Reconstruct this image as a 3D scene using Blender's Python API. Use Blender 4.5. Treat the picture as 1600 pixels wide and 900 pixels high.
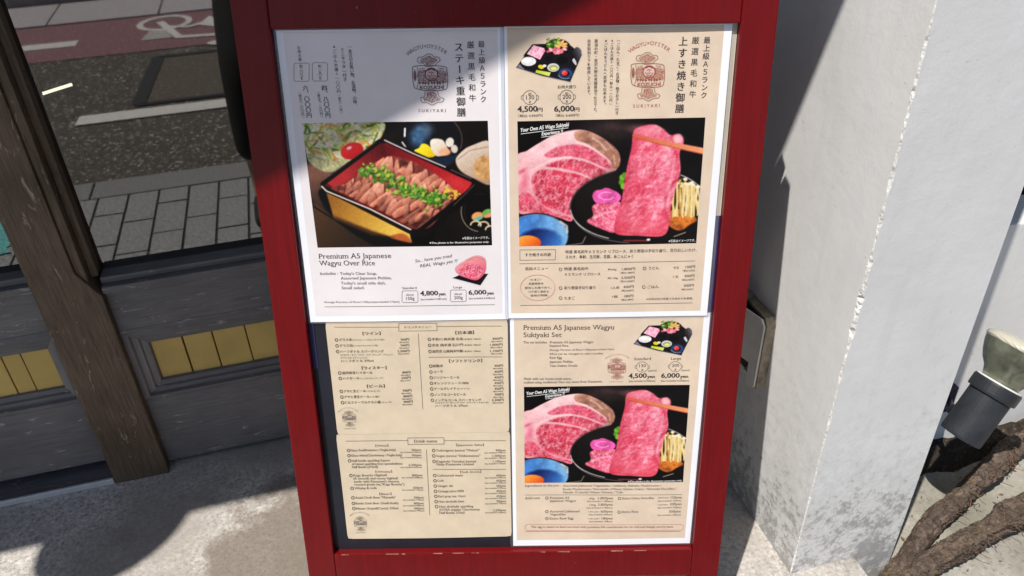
import bpy, bmesh, math, random
import numpy as np
from mathutils import Matrix, Vector
for o in list(bpy.data.objects): bpy.data.objects.remove(o)
scene = bpy.context.scene
COL = scene.collection
random.seed(7)
rng = np.random.default_rng(11)
# ------------------------------------------------------------------ camera
cam = bpy.data.cameras.new('camera'); cam_o = bpy.data.objects.new('camera', cam); COL.objects.link(cam_o)
cam.sensor_width = 36; cam.lens = 36*1280/1600; cam.clip_start = .02; cam.clip_end = 500
CX = Vector((.96389, -.26441, -.03176)); CY = Vector((.17470, .53779, .82478)); CZ = Vector((-.20101, -.80054, .56456))
m4 = Matrix.Identity(4)
for i in range(3): m4[i][0] = CX[i]; m4[i][1] = CY[i]; m4[i][2] = CZ[i]
m4[2][3] = 1.4
cam_o.matrix_world = m4
scene.camera = cam_o
# ------------------------------------------------------------------ sky and sun
SUN = Vector((.3570, .2840, -.8900)).normalized()      # the way the light travels
w = bpy.data.worlds.new('World'); scene.world = w; w.use_nodes = True
nt = w.node_tree; nt.nodes.clear()
sky = nt.nodes.new('ShaderNodeTexSky'); sky.sky_type = 'NISHITA'; sky.sun_disc = False
sky.sun_elevation = math.asin(-SUN.z); sky.sun_rotation = math.atan2(-SUN.x, -SUN.y)
bg = nt.nodes.new('ShaderNodeBackground'); bg.inputs[1].default_value = .085
ow = nt.nodes.new('ShaderNodeOutputWorld'); nt.links.new(sky.outputs[0], bg.inputs[0]); nt.links.new(bg.outputs[0], ow.inputs[0])
sl = bpy.data.lights.new('sun', 'SUN'); sl.energy = 5.0; sl.angle = math.radians(.53); sl.color = (1, .955, .89)
so = bpy.data.objects.new('sun', sl); COL.objects.link(so); so.location = (-2, -2, 5)
so.rotation_euler = SUN.to_track_quat('-Z', 'Y').to_euler()
vs = scene.view_settings; vs.view_transform = 'Standard'; vs.look = 'None'; vs.exposure = 0.10; vs.gamma = 1; vs.use_curve_mapping = False

# ------------------------------------------------------------------ helpers
def s2l(c):
    c = np.asarray(c, float)/255.
    return np.where(c <= .04045, c/12.92, ((c+.055)/1.055)**2.4)
def add(name, verts, faces, mat, parent=None, smooth=False, local=False, kind=None):
    """verts in world space unless local; a top-level mesh gets its origin at the middle of its base"""
    V = [Vector(v) for v in verts]
    me = bpy.data.meshes.new(name)
    o = bpy.data.objects.new(name, me)
    if parent is not None:
        if not local:
            inv = parent_world(parent).inverted(); V = [inv @ v for v in V]
        o.parent = parent
    elif not local:
        lo = Vector([min(v[i] for v in V) for i in range(3)]); hi = Vector([max(v[i] for v in V) for i in range(3)])
        c = Vector(((lo.x+hi.x)/2, (lo.y+hi.y)/2, lo.z)); o.location = c; V = [v-c for v in V]
    me.from_pydata(V, [], faces); me.validate()
    if mat:
        for m in (mat if isinstance(mat, list) else [mat]): me.materials.append(m)
    if smooth: me.polygons.foreach_set('use_smooth', [True]*len(me.polygons))
    me.update()
    COL.objects.link(o)
    if kind: o['kind'] = kind
    return o
def parent_world(o):
    m = o.matrix_basis.copy()
    return m if o.parent is None else parent_world(o.parent) @ m
def thing(name, label, cat, loc=(0, 0, 0), group=None, matrix=None):
    o = bpy.data.objects.new(name, None); COL.objects.link(o); o.empty_display_size = .05
    if matrix is not None: o.matrix_basis = matrix
    else: o.location = loc
    tag(o, label, cat, group); return o
def tag(o, label, cat, group=None):
    o['label'] = label; o['category'] = cat
    if group: o['group'] = group
    return o
def box(x0, x1, y0, y1, z0, z1, bev=0):
    bm = bmesh.new(); bmesh.ops.create_cube(bm, size=1)
    for v in bm.verts:
        v.co = Vector((x0+(v.co.x+.5)*(x1-x0), y0+(v.co.y+.5)*(y1-y0), z0+(v.co.z+.5)*(z1-z0)))
    if bev: bmesh.ops.bevel(bm, geom=bm.edges[:], offset=bev, segments=2, profile=.6, affect='EDGES')
    return take(bm)
def take(bm):
    bm.verts.index_update()
    r = ([v.co.copy() for v in bm.verts], [[v.index for v in f.verts] for f in bm.faces]); bm.free(); return r
def merge(*vf):
    V = []; F = []
    for v, f in vf:
        k = len(V); V += list(v); F += [[i+k for i in q] for q in f]
    return V, F
def tube(path, rad, n=16, cap=True, jitter=0, seed=0):
    """swept round section; rad number or list"""
    P = [Vector(p) for p in path]; V = []; F = []
    r_ = random.Random(seed); up = Vector((.13, .31, .94)).normalized()
    for i, p in enumerate(P):
        t = (P[min(i+1, len(P)-1)]-P[max(i-1, 0)]).normalized()
        a = t.cross(up); a = a.normalized() if a.length > 1e-4 else Vector((1, 0, 0)); b = t.cross(a)
        r = rad[i] if hasattr(rad, '__len__') else rad
        for k in range(n):
            an = 2*math.pi*k/n; q = r*(1+jitter*(r_.random()-.5))
            V.append(p+(a*math.cos(an)+b*math.sin(an))*q)
    for i in range(len(P)-1):
        for k in range(n):
            F.append([i*n+k, i*n+(k+1) % n, (i+1)*n+(k+1) % n, (i+1)*n+k])
    if cap: F.append(list(range(n))[::-1]); F.append([(len(P)-1)*n+k for k in range(n)])
    return V, F
def lathe(prof, base, axis, n=40, a0=0):
    """profile of (radius, height) turned round an axis"""
    ax = Vector(axis).normalized(); a = ax.cross(Vector((.2, .9, .3))).normalized(); b = ax.cross(a); base = Vector(base)
    V = []; F = []
    for r, h in prof:
        for k in range(n):
            t = 2*math.pi*k/n; V.append(base+ax*h+(a*math.cos(t)+b*math.sin(t))*max(r, 1e-5))
    for i in range(len(prof)-1):
        for k in range(n): F.append([i*n+k, i*n+(k+1) % n, (i+1)*n+(k+1) % n, (i+1)*n+k])
    return V, F
# ------------------------------------------------------------------ materials
def newmat(name):
    m = bpy.data.materials.new(name); m.use_nodes = True; t = m.node_tree
    b = t.nodes['Principled BSDF']; return m, t, b
def N(t, kind, **kw):
    n = t.nodes.new(kind)
    for k, v in kw.items():
        if k in n.inputs: n.inputs[k].default_value = v
        else: setattr(n, k, v)
    return n
def coords(t, scale=(1, 1, 1), rot=(0, 0, 0), src='Object'):
    tc = N(t, 'ShaderNodeTexCoord'); mp = N(t, 'ShaderNodeMapping'); mp.inputs['Scale'].default_value = scale; mp.inputs['Rotation'].default_value = rot
    t.links.new(tc.outputs[src], mp.inputs[0]); return mp.outputs[0]
def noise(t, vec, scale, detail=6, rough=.6, dist=0):
    n = N(t, 'ShaderNodeTexNoise'); n.inputs['Scale'].default_value = scale; n.inputs['Detail'].default_value = detail; n.inputs['Roughness'].default_value = rough; n.inputs['Distortion'].default_value = dist
    t.links.new(vec, n.inputs['Vector']); return n.outputs['Fac']
def ramp(t, fac, stops):
    r = N(t, 'ShaderNodeValToRGB'); e = r.color_ramp.elements
    while len(e) < len(stops): e.new(.5)
    for q, (p, c) in zip(e, stops): q.position = p; q.color = (*c, 1) if len(c) == 3 else c
    t.links.new(fac, r.inputs[0]); return r.outputs[0]
def mixc(t, fac, a, b, mode='MIX'):
    m = N(t, 'ShaderNodeMix', data_type='RGBA', blend_type=mode)
    if isinstance(fac, (int, float)): m.inputs[0].default_value = fac
    else: t.links.new(fac, m.inputs[0])
    for i, s in ((6, a), (7, b)):
        if isinstance(s, tuple): m.inputs[i].default_value = (*s, 1)
        else: t.links.new(s, m.inputs[i])
    return m.outputs[2]
def bump(t, b, h, strength=.3, dist=.002):
    n = N(t, 'ShaderNodeBump'); n.inputs['Strength'].default_value = strength; n.inputs['Distance'].default_value = dist
    t.links.new(h, n.inputs['Height']); t.links.new(n.outputs[0], b.inputs['Normal'])
def simple(name, col, rough=.6, var=.15, scale=20, bmp=0, bscale=80, metal=0, spec=.5, coat=0, stretch=(1, 1, 1)):
    m, t, b = newmat(name); v = coords(t, stretch)
    f = noise(t, v, scale)
    lo = tuple(c*(1-var) for c in col); hi = tuple(min(1, c*(1+var)) for c in col)
    t.links.new(ramp(t, f, [(.3, lo), (.7, hi)]), b.inputs['Base Color'])
    b.inputs['Roughness'].default_value = rough; b.inputs['Metallic'].default_value = metal; b.inputs['Specular IOR Level'].default_value = spec; b.inputs['Coat Weight'].default_value = coat; b.inputs['Coat Roughness'].default_value = .12
    if bmp: bump(t, b, noise(t, v, bscale), bmp)
    return m
def wood(name, dark, light, rot=(0, 0, 0), stretch=(14, 14, 1), rough=.7, worn=None, wornamt=.62, spec=.3):
    m, t, b = newmat(name); v = coords(t, stretch, rot); v1 = coords(t)
    g = noise(t, v, 13, 10, .72, .3); c = ramp(t, g, [(.28, dark), (.75, light)])
    big = noise(t, v1, 5, 3); c = mixc(t, ramp(t, big, [(.35, (0, 0, 0)), (.7, (.5, .5, .5))]), c, tuple(x*.55 for x in dark))
    if worn:
        k = noise(t, coords(t, tuple(1+(s-1)*.25 for s in stretch), rot), 16, 5, .7, .8); c = mixc(t, ramp(t, k, [(wornamt, (0, 0, 0)), (wornamt+.07, (.75, .75, .75))]), c, worn)
    t.links.new(c, b.inputs['Base Color']); b.inputs['Roughness'].default_value = rough; b.inputs['Specular IOR Level'].default_value = spec
    bump(t, b, g, .35, .0015); return m
def speckle(name, base, light, amount=.62, scale=260, rough=.85, dark=None, blot=None, bmp=.5):
    m, t, b = newmat(name); v = coords(t)
    a = noise(t, v, scale, 2, .7); c = ramp(t, a, [(.30, tuple(x*.5 for x in base)), (.48, base), (amount, base), (min(.99, amount+.08), light)])
    if blot:
        k = noise(t, v, 3.2, 7, .62); c = mixc(t, ramp(t, k, [(.40, (0, 0, 0)), (.62, (.8, .8, .8))]), c, blot)
    if dark:
        k = noise(t, v, 1.7, 8, .6, .5); c = mixc(t, ramp(t, k, [(.52, (0, 0, 0)), (.66, (.65, .65, .65))]), c, dark)
    t.links.new(c, b.inputs['Base Color']); b.inputs['Roughness'].default_value = rough; b.inputs['Specular IOR Level'].default_value = .25
    bump(t, b, a, bmp, .003); return m

M_apron = speckle('rough_concrete', (.50, .47, .435), (.66, .625, .58), .54, 130, dark=(.13, .11, .09), blot=(.33, .30, .265))
M_asphalt = speckle('asphalt', (.10, .094, .083), (.60, .56, .50), .60, 62)
M_patch = speckle('asphalt_patch', (.13, .115, .095), (.50, .46, .40), .62, 62)
M_red = speckle('red_lane_coating', (.27, .145, .16), (.55, .42, .43), .61, 62)
M_line = simple('road_paint', (.74, .74, .71), .6, .12, 30, .2)
M_tar = simple('tar_seam', (.022, .021, .02), .55, .3, 40, .2)
M_paver = speckle('paver_concrete', (.31, .325, .33), (.50, .51, .51), .60, 130, bmp=.3)
M_joint = simple('joint_sand', (.045, .047, .043), .9, .3, 60)
M_kerb = speckle('kerb_concrete', (.26, .27, .275), (.40, .41, .41), .62, 240, bmp=.25)
M_slab = speckle('gutter_concrete', (.50, .475, .50), (.62, .60, .62), .6, 160, bmp=.2)
M_ground = speckle('far_ground', (.20, .195, .18), (.3, .3, .28), .6, 30)
# ------------------------------------------------------------------ setting: ground, pavement, road
def structure(name, vf, mat): return add(name, *vf, mat, kind='structure')
def sheet(x0, x1, y0, y1, z): return [(x0, y0, z), (x1, y0, z), (x1, y1, z), (x0, y1, z)], [[0, 1, 2, 3]]
structure('ground', sheet(-150, 150, -150, 150, -.30), M_ground)
t = M_apron.node_tree; b = t.nodes['Principled BSDF']; src = b.inputs['Base Color'].links[0].from_socket
gm = N(t, 'ShaderNodeNewGeometry'); vm = N(t, 'ShaderNodeVectorMath', operation='DISTANCE'); vm.inputs[1].default_value = (-.13, 1.15, 0); t.links.new(gm.outputs['Position'], vm.inputs[0])
nn_ = noise(t, gm.outputs['Position'], 11, 7, .65); ma_ = N(t, 'ShaderNodeMath', operation='MULTIPLY_ADD'); t.links.new(nn_, ma_.inputs[0]); ma_.inputs[1].default_value = -.34; t.links.new(vm.outputs['Value'], ma_.inputs[2])
t.links.new(mixc(t, ramp(t, ma_.outputs[0], [(.03, (.8, .8, .8)), (.07, (.55, .55, .55)), (.10, (0, 0, 0))]), src, (.17, .135, .105)), b.inputs['Base Color'])     # old brown spill at the foot of the sign
structure('shop_apron', box(-7, .90, .655, 2.2, -.28, 0), M_apron)
pav = structure('pavement', box(-7, .90, .076, .653, -.28, -.006), M_joint)
pb = box(0, .101, 0, .219, 0, .021, .002)
pmesh = None; cols = 30
jx0 = -.270
for i in range(-19, 11):
    x = jx0+i*.1085+.004
    off = (.0, .115, .035, .150)[i % 4]
    ys = sorted({.080, .650} | {y for y in (.080+off+k*.228 for k in range(0, 4)) if .12 < y < .62})
    for a, b_ in zip(ys[:-1], ys[1:]):
        L_ = b_-a-.008
        o = bpy.data.objects.new('paver', None) if False else None
        if abs(L_-.220) < .004 and pmesh is not None:
            o = bpy.data.objects.new('paver', pmesh); COL.objects.link(o); o.parent = pav
            o.location = parent_world(pav).inverted() @ Vector((x, a+.004, -.020+random.uniform(-.0008, .0012)))
        else:
            v, f = box(0, .1, 0, L_, 0, .021, .002); pos = Vector((x, a+.004, -.020+random.uniform(-.0008, .0012)))
            o = add('paver', v, f, M_paver, pav, local=True); o.location = parent_world(pav).inverted() @ pos
            if abs(L_-.220) < .004: pmesh = o.data
kerb = structure('kerb', box(-7, 3, -.074, .074, -.28, -.008), M_joint)
for i in range(-5, 5):
    x = -.846+i*.61; add('kerb_stone', *box(x+.003, x+.607, -.072, .075, -.2, .001, .006), M_kerb, kerb)
structure('road', box(-30, 30, -2.462, -.076, -.28, -.012), M_asphalt)
structure('bicycle_lane', sheet(-30, 30, -2.460, -1.745, -.008), M_red)
structure('road_patch', sheet(-.77, 2.2, -1.59, -.885, -.008), M_patch)
tv, tf = merge(*[(lambda P: ([(x, y, -.004) for x, y in P], [[0, 1, 2, 3]]))(P) for P in (
    [(-.80, -.895), (-.735, -.90), (-.70, -1.60), (-.765, -1.60)], [(-.735, -.915), (2.2, -.905), (2.2, -.875), (-.80, -.880)], [(-.765, -1.615), (2.2, -1.625), (2.2, -1.585), (-.70, -1.58)])])
structure('tar_seam', (tv, tf), M_tar)
def quadm(P, z=-.004): return [(x, y, z) for x, y in P], [[0, 1, 2, 3]]
structure('lane_marking', quadm([(-1.021, -.722), (3, -.712), (3, -.812), (-1.014, -.831)]), M_line)
structure('dashed_marking', quadm([(-2.3, -2.000), (-1.208, -1.978), (-1.205, -2.080), (-2.3, -2.105)]), M_line)
def ribbon(P, wd, z, closed=False):
    P = [Vector((p[0], p[1])) for p in P]; n = len(P); L_ = []; R_ = []
    for i, p in enumerate(P):
        a = P[(i-1) % n] if (closed or i) else P[0]; b = P[(i+1) % n] if (closed or i < n-1) else P[-1]
        d1 = (p-a); d2 = (b-p)
        d1 = d1.normalized() if d1.length > 1e-9 else d2.normalized(); d2 = d2.normalized() if d2.length > 1e-9 else d1
        t = d1+d2; t = t.normalized() if t.length > 1e-6 else d1
        nn = Vector((-t.y, t.x)); k = wd/2/max(.35, abs(nn.dot(Vector((-d1.y, d1.x)))))
        L_.append(p+nn*k); R_.append(p-nn*k)
    V = [(q.x, q.y, z) for q in L_+R_]; F = []
    for i in range(n if closed else n-1):
        j = (i+1) % n; F.append([i, j, n+j, n+i])
    return V, F
circ = lambda cx, cy, r, n=32: [(cx+r*math.cos(2*math.pi*k/n), cy+r*math.sin(2*math.pi*k/n)) for k in range(n)]
sym = [ribbon(circ(-.747, -2.262, .142), .036, -.003, True), ribbon([(-.775, -2.29), (-.70, -2.08), (-.645, -1.93), (-.44, -1.90)], .045, -.0024),
       ribbon([(-.72, -2.17), (-.60, -2.12), (-.49, -2.20)], .030, -.0018), quadm([(-.488, -2.309), (-.545, -2.136), (-.453, -2.065), (-.40, -2.16)], -.0012),
       ribbon([(-.44, -1.90), (-.30, -2.02), (-.20, -2.25)], .04, -.0006), ribbon(circ(-.20, -2.25, .142), .036, -.003, True),
       ([(-.40+.085*math.cos(k*math.pi/8), -1.745+.045*math.sin(k*math.pi/8), -.003) for k in range(16)], [list(range(16))])]
for k in range(5): sym.append(ribbon([(-.85+.006*k, -1.955-.034*k), (-.69-.004*k, -1.950-.034*k)], .021, -.003))
structure('bicycle_symbol', merge(*sym), M_line)
gut = structure('gutter', box(-30, 30, -3.0, -2.464, -.28, -.012), M_joint)
for i in range(-3, 3):
    x = -.80+i*.65; add('gutter_slab', *box(x+.005, x+.645, -2.998, -2.480, -.2, -.002, .004), M_slab, gut)
structure('far_pavement', box(-30, 30, -5.5, -3.004, -.28, .11, .01), M_slab)

# ------------------------------------------------------------------ the shop
M_post = wood('weathered_brown_post', (.070, .047, .031), (.235, .165, .108), rough=.65, worn=(.46, .36, .28), wornamt=.61)
M_pan = wood('weathered_dark_board', (.125, .117, .118), (.235, .222, .222), stretch=(1, 14, 14), rough=.62, worn=(.44, .41, .39), wornamt=.61)
M_panv = wood('weathered_dark_upright', (.17, .158, .155), (.31, .29, .285), stretch=(14, 14, 1), rough=.62)
M_yel = simple('yellow_board', (.58, .40, .115), .6, .10, 14, .15)
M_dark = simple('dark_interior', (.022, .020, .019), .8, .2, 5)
M_metal = simple('worn_metal_track', (.72, .73, .75), .38, .1, 40, metal=.4)
M_fascia = wood('eave_timber', (.05, .036, .026), (.13, .09, .06), stretch=(1, 14, 14))
def glassmat():
    m = bpy.data.materials.new('shop_window_glass'); m.use_nodes = True; t = m.node_tree; t.nodes.clear()
    o = N(t, 'ShaderNodeOutputMaterial'); mx = N(t, 'ShaderNodeMixShader'); tr = N(t, 'ShaderNodeBsdfTransparent'); tr.inputs[0].default_value = (.50, .52, .50, 1)
    gl = N(t, 'ShaderNodeBsdfGlossy'); gl.inputs['Roughness'].default_value = .022; gl.inputs[0].default_value = (1, .955, .91, 1)
    fr = N(t, 'ShaderNodeFresnel'); fr.inputs[0].default_value = 1.5
    ma = N(t, 'ShaderNodeMath', operation='MULTIPLY_ADD'); ma.inputs[1].default_value = 1.2; ma.inputs[2].default_value = GLASS_REFL
    t.links.new(fr.outputs[0], ma.inputs[0]); t.links.new(ma.outputs[0], mx.inputs[0]); t.links.new(tr.outputs[0], mx.inputs[1]); t.links.new(gl.outputs[0], mx.inputs[2]); t.links.new(mx.outputs[0], o.inputs[0])
    return m
GLASS_REFL = .165
M_glass = glassmat()
YS = 1.521
shop = thing('shop_front', 'old timber shop front with dark panelling, yellow boards and large reflecting window', 'shop front', (0, YS, 0))
def post_mesh(P, y0, y1, bev):
    bm = bmesh.new(); f = bm.faces.new([bm.verts.new((x, y0, z)) for x, z in P]); ex = bmesh.ops.extrude_face_region(bm, geom=[f])
    for v in ex['geom']:
        if isinstance(v, bmesh.types.BMVert): v.co.y = y1
    bmesh.ops.recalc_face_normals(bm, faces=bm.faces[:]); bmesh.ops.bevel(bm, geom=bm.edges[:], offset=bev, segments=2, profile=.6, affect='EDGES'); return take(bm)
add('post', *post_mesh([(-.576, 0), (-.458, 0), (-.458, .500), (-.4905, .560), (-.4905, 2.32), (-.576, 2.32)], 1.499, 1.64, .004), M_post, shop)
add('jamb', *box(-.490, -.4735, 1.506, 1.60, .529, 2.32, .003), M_post, shop)
add('jamb', *box(-.473, -.4585, 1.528, 1.60, .529, 2.32, .003), M_post, shop)
def panel_set(par, x0, x1, dz, right_inner, boards, yo=0):
    """wainscot: bottom board, moulded frame with boards let into it, top board, sill"""
    y = YS+yo
    add('bottom_board', *box(x0, x1, y, y+.04, .018+dz*1.4, .2055+dz, .002), M_pan, par)
    add('top_board', *box(x0, x1, y-.001, y+.04, .3975+dz, .4965+dz, .002), M_pan, par)
    ox0, ox1, oz0, oz1 = x0, x1, .206+dz, .397+dz
    ix0, ix1, iz0, iz1 = x0+.043, right_inner, .241+dz, .342+dz
    prof = [(0, 0), (.30, -.003), (.36, .006), (.62, .008), (.68, .014), (.95, .017), (1, .026)]
    def pt(sx, sz, k, d):
        X = (ox0+(ix0-ox0)*k) if sx < 0 else (ox1+(ix1-ox1)*k); Z = (oz0+(iz0-oz0)*k) if sz < 0 else (oz1+(iz1-oz1)*k); return (X, y+d, Z)
    for nm, (a, b_), mt in (('moulding', ((-1, -1), (1, -1)), M_pan), ('moulding', ((1, 1), (-1, 1)), M_pan), ('moulding', ((-1, 1), (-1, -1)), M_panv), ('moulding', ((1, -1), (1, 1)), M_panv)):
        V = []; F = []
        for k, d in prof: V += [pt(*a, k, d), pt(*b_, k, d)]
        for i in range(len(prof)-1): F.append([2*i, 2*i+1, 2*i+3, 2*i+2])
        add(nm, V, F, mt, par)
    for a, b_ in zip(boards[:-1], boards[1:]):
        g = random.uniform(.0006, .0022)
        add('yellow_board', *box(a+g, b_-g, y+.0245+random.uniform(-.001, .001), y+.036, iz0-.004, iz1+.004, .0015), M_yel, par)
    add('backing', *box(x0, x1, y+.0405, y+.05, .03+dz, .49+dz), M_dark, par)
bx = [-.4155, -.350, -.2875, -.219]+[-.219+.067*k for k in range(1, 13)]
panel_set(shop, -.4575, .74, 0, bx[-1], bx)
add('sill', *box(-.4575, .757, 1.508, 1.60, .4970, .5130, .003), M_pan, shop)
add('sill', *box(-.4575, .757, 1.522, 1.60, .5135, .5280, .003), M_pan, shop)
def pane(par, x0, x1, y, z0, z1): return add('window_pane', *sheet_y(x0, x1, z0, z1, y), M_glass, par)
def sheet_y(x0, x1, z0, z1, y): return [(x0, y, z0), (x1, y, z0), (x1, y, z1), (x0, y, z1)], [[0, 1, 2, 3]]
pane(shop, -.4583, .757, 1.555, .5285, 2.30)
add('door_track', *box(-2.2, -.577, 1.500, 1.507, .001, .017, .002), M_metal, shop)
add('track_bed', *box(-2.2, -.577, 1.5075, 1.60, -.01, .010), M_pan, shop)
add('lintel', *box(-7, .757, 1.50, 1.66, 2.305, 2.50, .004), M_fascia, shop)
add('upper_wall', *box(-7, .757, 1.56, 1.70, 2.52, 5.2), simple('upper_plaster', (.42, .38, .33), .8, .1, 8, .2), shop)
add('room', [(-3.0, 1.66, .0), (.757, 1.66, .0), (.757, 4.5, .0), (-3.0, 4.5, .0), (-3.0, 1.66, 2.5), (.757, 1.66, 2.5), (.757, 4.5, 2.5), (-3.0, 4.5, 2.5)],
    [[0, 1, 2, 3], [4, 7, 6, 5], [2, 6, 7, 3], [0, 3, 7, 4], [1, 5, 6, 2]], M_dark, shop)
add('post', *box(-2.32, -2.2, 1.499, 1.64, 0, 2.32, .006), M_post, shop)
add('side_wall', *box(-7, -2.321, 1.53, 1.66, 0, 2.32), M_pan, shop)
# unseen eave, added for its shade: boards on rafters, lower front edge throws the shade on the shop front and the top of the sign
ye, ze = .602, 2.38
add('added_eave_boards', [(-7, ye, ze), (3.5, ye, ze), (3.5, 1.60, ze+.33), (-7, 1.60, ze+.33), (-7, ye, ze+.05), (3.5, ye, ze+.05), (3.5, 1.60, ze+.38), (-7, 1.60, ze+.38)],
    [[3, 2, 1, 0], [4, 5, 6, 7], [0, 1, 5, 4], [1, 2, 6, 5], [2, 3, 7, 6], [3, 0, 4, 7]], M_fascia, shop)  # right end carried on past the shop to block sky light
for k in range(20):
    x = -6.6+k*.5; add('added_rafter', [(x+dx, y, z) for y, z in ((ye+.06, ze-.03), (1.54, ze+.27), (1.54, ze+.31), (ye+.06, ze+.015)) for dx in (0, .05)],
        [[0, 1, 3, 2], [2, 3, 5, 4], [4, 5, 7, 6], [6, 7, 1, 0], [0, 2, 4, 6], [1, 7, 5, 3]], M_fascia, shop)
door = thing('sliding_door', 'timber sliding shop door with yellow boards and glass, left of the weathered brown post', 'door', (-1.2, YS, .03))
bl = [-.608-k*.0 for k in (0,)]+[-.663, -.699, -.760, -.825, -.89, -.955, -1.02, -1.085, -1.15, -1.215, -1.28]
bl = bl[::-1]
def door_panel():
    x0, x1 = -1.33, -.577; dz = .026
    panel_set(door, x0, x1, dz, -.608, bl, .004)
door_panel()
add('sill', *box(-2.2, -.577, 1.512, 1.60, .5230, .5385, .003), M_pan, door)
add('sill', *box(-2.2, -.577, 1.526, 1.60, .5390, .5540, .003), M_pan, door)
add('stile', *box(-1.42, -1.331, 1.515, 1.60, .06, .5225, .003), M_panv, door)
add('bottom_board', *box(-2.2, -1.421, 1.526, 1.58, .06, .5225, .003), M_pan, door)
pane(door, -2.2, -.577, 1.556, .5545, 2.30)
# strip lamp burning inside the dark shop
lm = bpy.data.materials.new('lit_tube'); lm.use_nodes = True; e = lm.node_tree.nodes['Principled BSDF']; e.inputs['Emission Color'].default_value = (1, .93, .76, 1); e.inputs['Emission Strength'].default_value = 2.4
lamp_t = thing('strip_lamp', 'short lit strip lamp glowing inside the dark shop behind the window', 'lamp', (-.46, 1.70, .84))
add('tube', *tube([(-.492, 1.70, .847), (-.432, 1.70, .859)], .0030, 8), lm, lamp_t)
add('bracket', *box(-.470, -.454, 1.705, 1.725, .845, .863, .002), M_dark, lamp_t)
add('stand', *box(-.466, -.458, 1.712, 1.724, .0, .8445), M_dark, lamp_t)
# ------------------------------------------------------------------ white plaster wall with its chipped corner
def plaster(name, col, grime, grime_k=.34):
    m, t, b = newmat(name); v = coords(t); tc = N(t, 'ShaderNodeNewGeometry'); sp = N(t, 'ShaderNodeSeparateXYZ'); t.links.new(tc.outputs['Position'], sp.inputs[0])
    f = noise(t, v, 7, 5); c = ramp(t, f, [(.3, tuple(x*.94 for x in col)), (.7, tuple(min(1, x*1.03) for x in col))])
    # splash grime near the ground
    mr = N(t, 'ShaderNodeMapRange'); mr.inputs['From Min'].default_value = .52; mr.inputs['From Max'].default_value = .0; t.links.new(sp.outputs['Z'], mr.inputs['Value'])
    g1 = noise(t, v, 48, 10, .80, 0); g2 = noise(t, v, 9, 5, .6)
    a = N(t, 'ShaderNodeMath', operation='MULTIPLY_ADD'); t.links.new(mr.outputs[0], a.inputs[0]); a.inputs[1].default_value = grime_k; t.links.new(g1, a.inputs[2])
    a2 = N(t, 'ShaderNodeMath', operation='MULTIPLY_ADD'); t.links.new(g2, a2.inputs[0]); a2.inputs[1].default_value = .30; t.links.new(a.outputs[0], a2.inputs[2])
    k = ramp(t, a2.outputs[0], [(.74, (0, 0, 0)), (.92, (.20, .20, .20)), (1.16, (.66, .66, .66))])
    c = mixc(t, k, c, grime)
    g3 = noise(t, v, 70, 3, .6); k3 = ramp(t, g3, [(.69, (0, 0, 0)), (.74, (.55, .55, .55))]); st = noise(t, coords(t, (9, 9, 1)), 4, 5, .6); c = mixc(t, ramp(t, st, [(.52, (0, 0, 0)), (.75, (.30, .30, .30))]), c, tuple(x*.80 for x in col)); c = mixc(t, k3, c, tuple(x*.62 for x in col))
    t.links.new(c, b.inputs['Base Color']); b.inputs['Roughness'].default_value = .75; b.inputs['Specular IOR Level'].default_value = .25
    h = noise(t, v, 38, 4, .55); h2 = noise(t, v, 210, 3, .5); ad = N(t, 'ShaderNodeMath', operation='MULTIPLY_ADD'); t.links.new(h2, ad.inputs[0]); ad.inputs[1].default_value = .25; t.links.new(h, ad.inputs[2])
    bump(t, b, ad.outputs[0], .22, .003); return m
M_plaster = plaster('white_wall_plaster', (.79, .785, .775), (.17, .16, .15))
M_plain = plaster('clean_white_plaster', (.79, .78, .765), (.17, .16, .15), .0)
M_chip = simple('broken_plaster', (.74, .72, .68), .9, .35, 160, .8, 300)
XW, XR, YC = .758, .996, .848
zs = [-.28]+list(np.arange(-.20, 2.0, .006))+[2.34]
wall = thing('white_wall', 'white plastered wall end with a chipped vertical corner beside the red sign', 'wall', ((XW+XR)/2, YC+.3, -.28))
def chipw(z):
    w_ = .0011+.0010*max(0, math.sin(z*37)+.3*math.sin(z*91))+random.uniform(0, .0008)
    for c0, s0, a in ((.655, .040, .0075), (.60, .018, .006), (.515, .014, .004), (.80, .02, .004), (.98, .05, .0022), (.42, .012, .002), (.73, .012, .005), (.87, .015, .0035)):
        w_ += a*math.exp(-((z-c0)/s0)**2)*random.uniform(.35, 1.1)
    return w_
A = []; B = []; Cc = []; V = []; F = []
for z in zs:
    w1 = chipw(z); w2 = chipw(z)*1.1
    A.append((XW, YC+w1, z)); B.append((XW+w2, YC, z)); d = min(w1, w2)*random.uniform(.28, .75); Cc.append((XW+d, YC+d, z))
n = len(zs)
V = A+[(XW, 1.9, z) for z in zs]; F = [[i, n+i, n+i+1, i+1] for i in range(n-1)]
add('side_face', V, [f[::-1] for f in F], M_plaster, wall)
V = B+[(XR, YC, z) for z in zs]; F = [[i, n+i, n+i+1, i+1] for i in range(n-1)]
add('end_face', V, F, M_plaster, wall)
V = A+Cc+B; F = [[i, i+1, n+i+1, n+i] for i in range(n-1)]+[[n+i, n+i+1, 2*n+i+1, 2*n+i] for i in range(n-1)]
add('chipped_corner', V, [f[::-1] for f in F], M_chip, wall)
add('core', [(XR, YC, -.28), (XR, 1.9, -.28), (XR, 1.9, 2.34), (XR, YC, 2.34), (XW, 1.9, -.28), (XW, 1.9, 2.34), (XW, YC+.004, 2.34)], [[0, 1, 2, 3], [1, 4, 5, 2], [3, 2, 5, 6]], M_plaster, wall)
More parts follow.
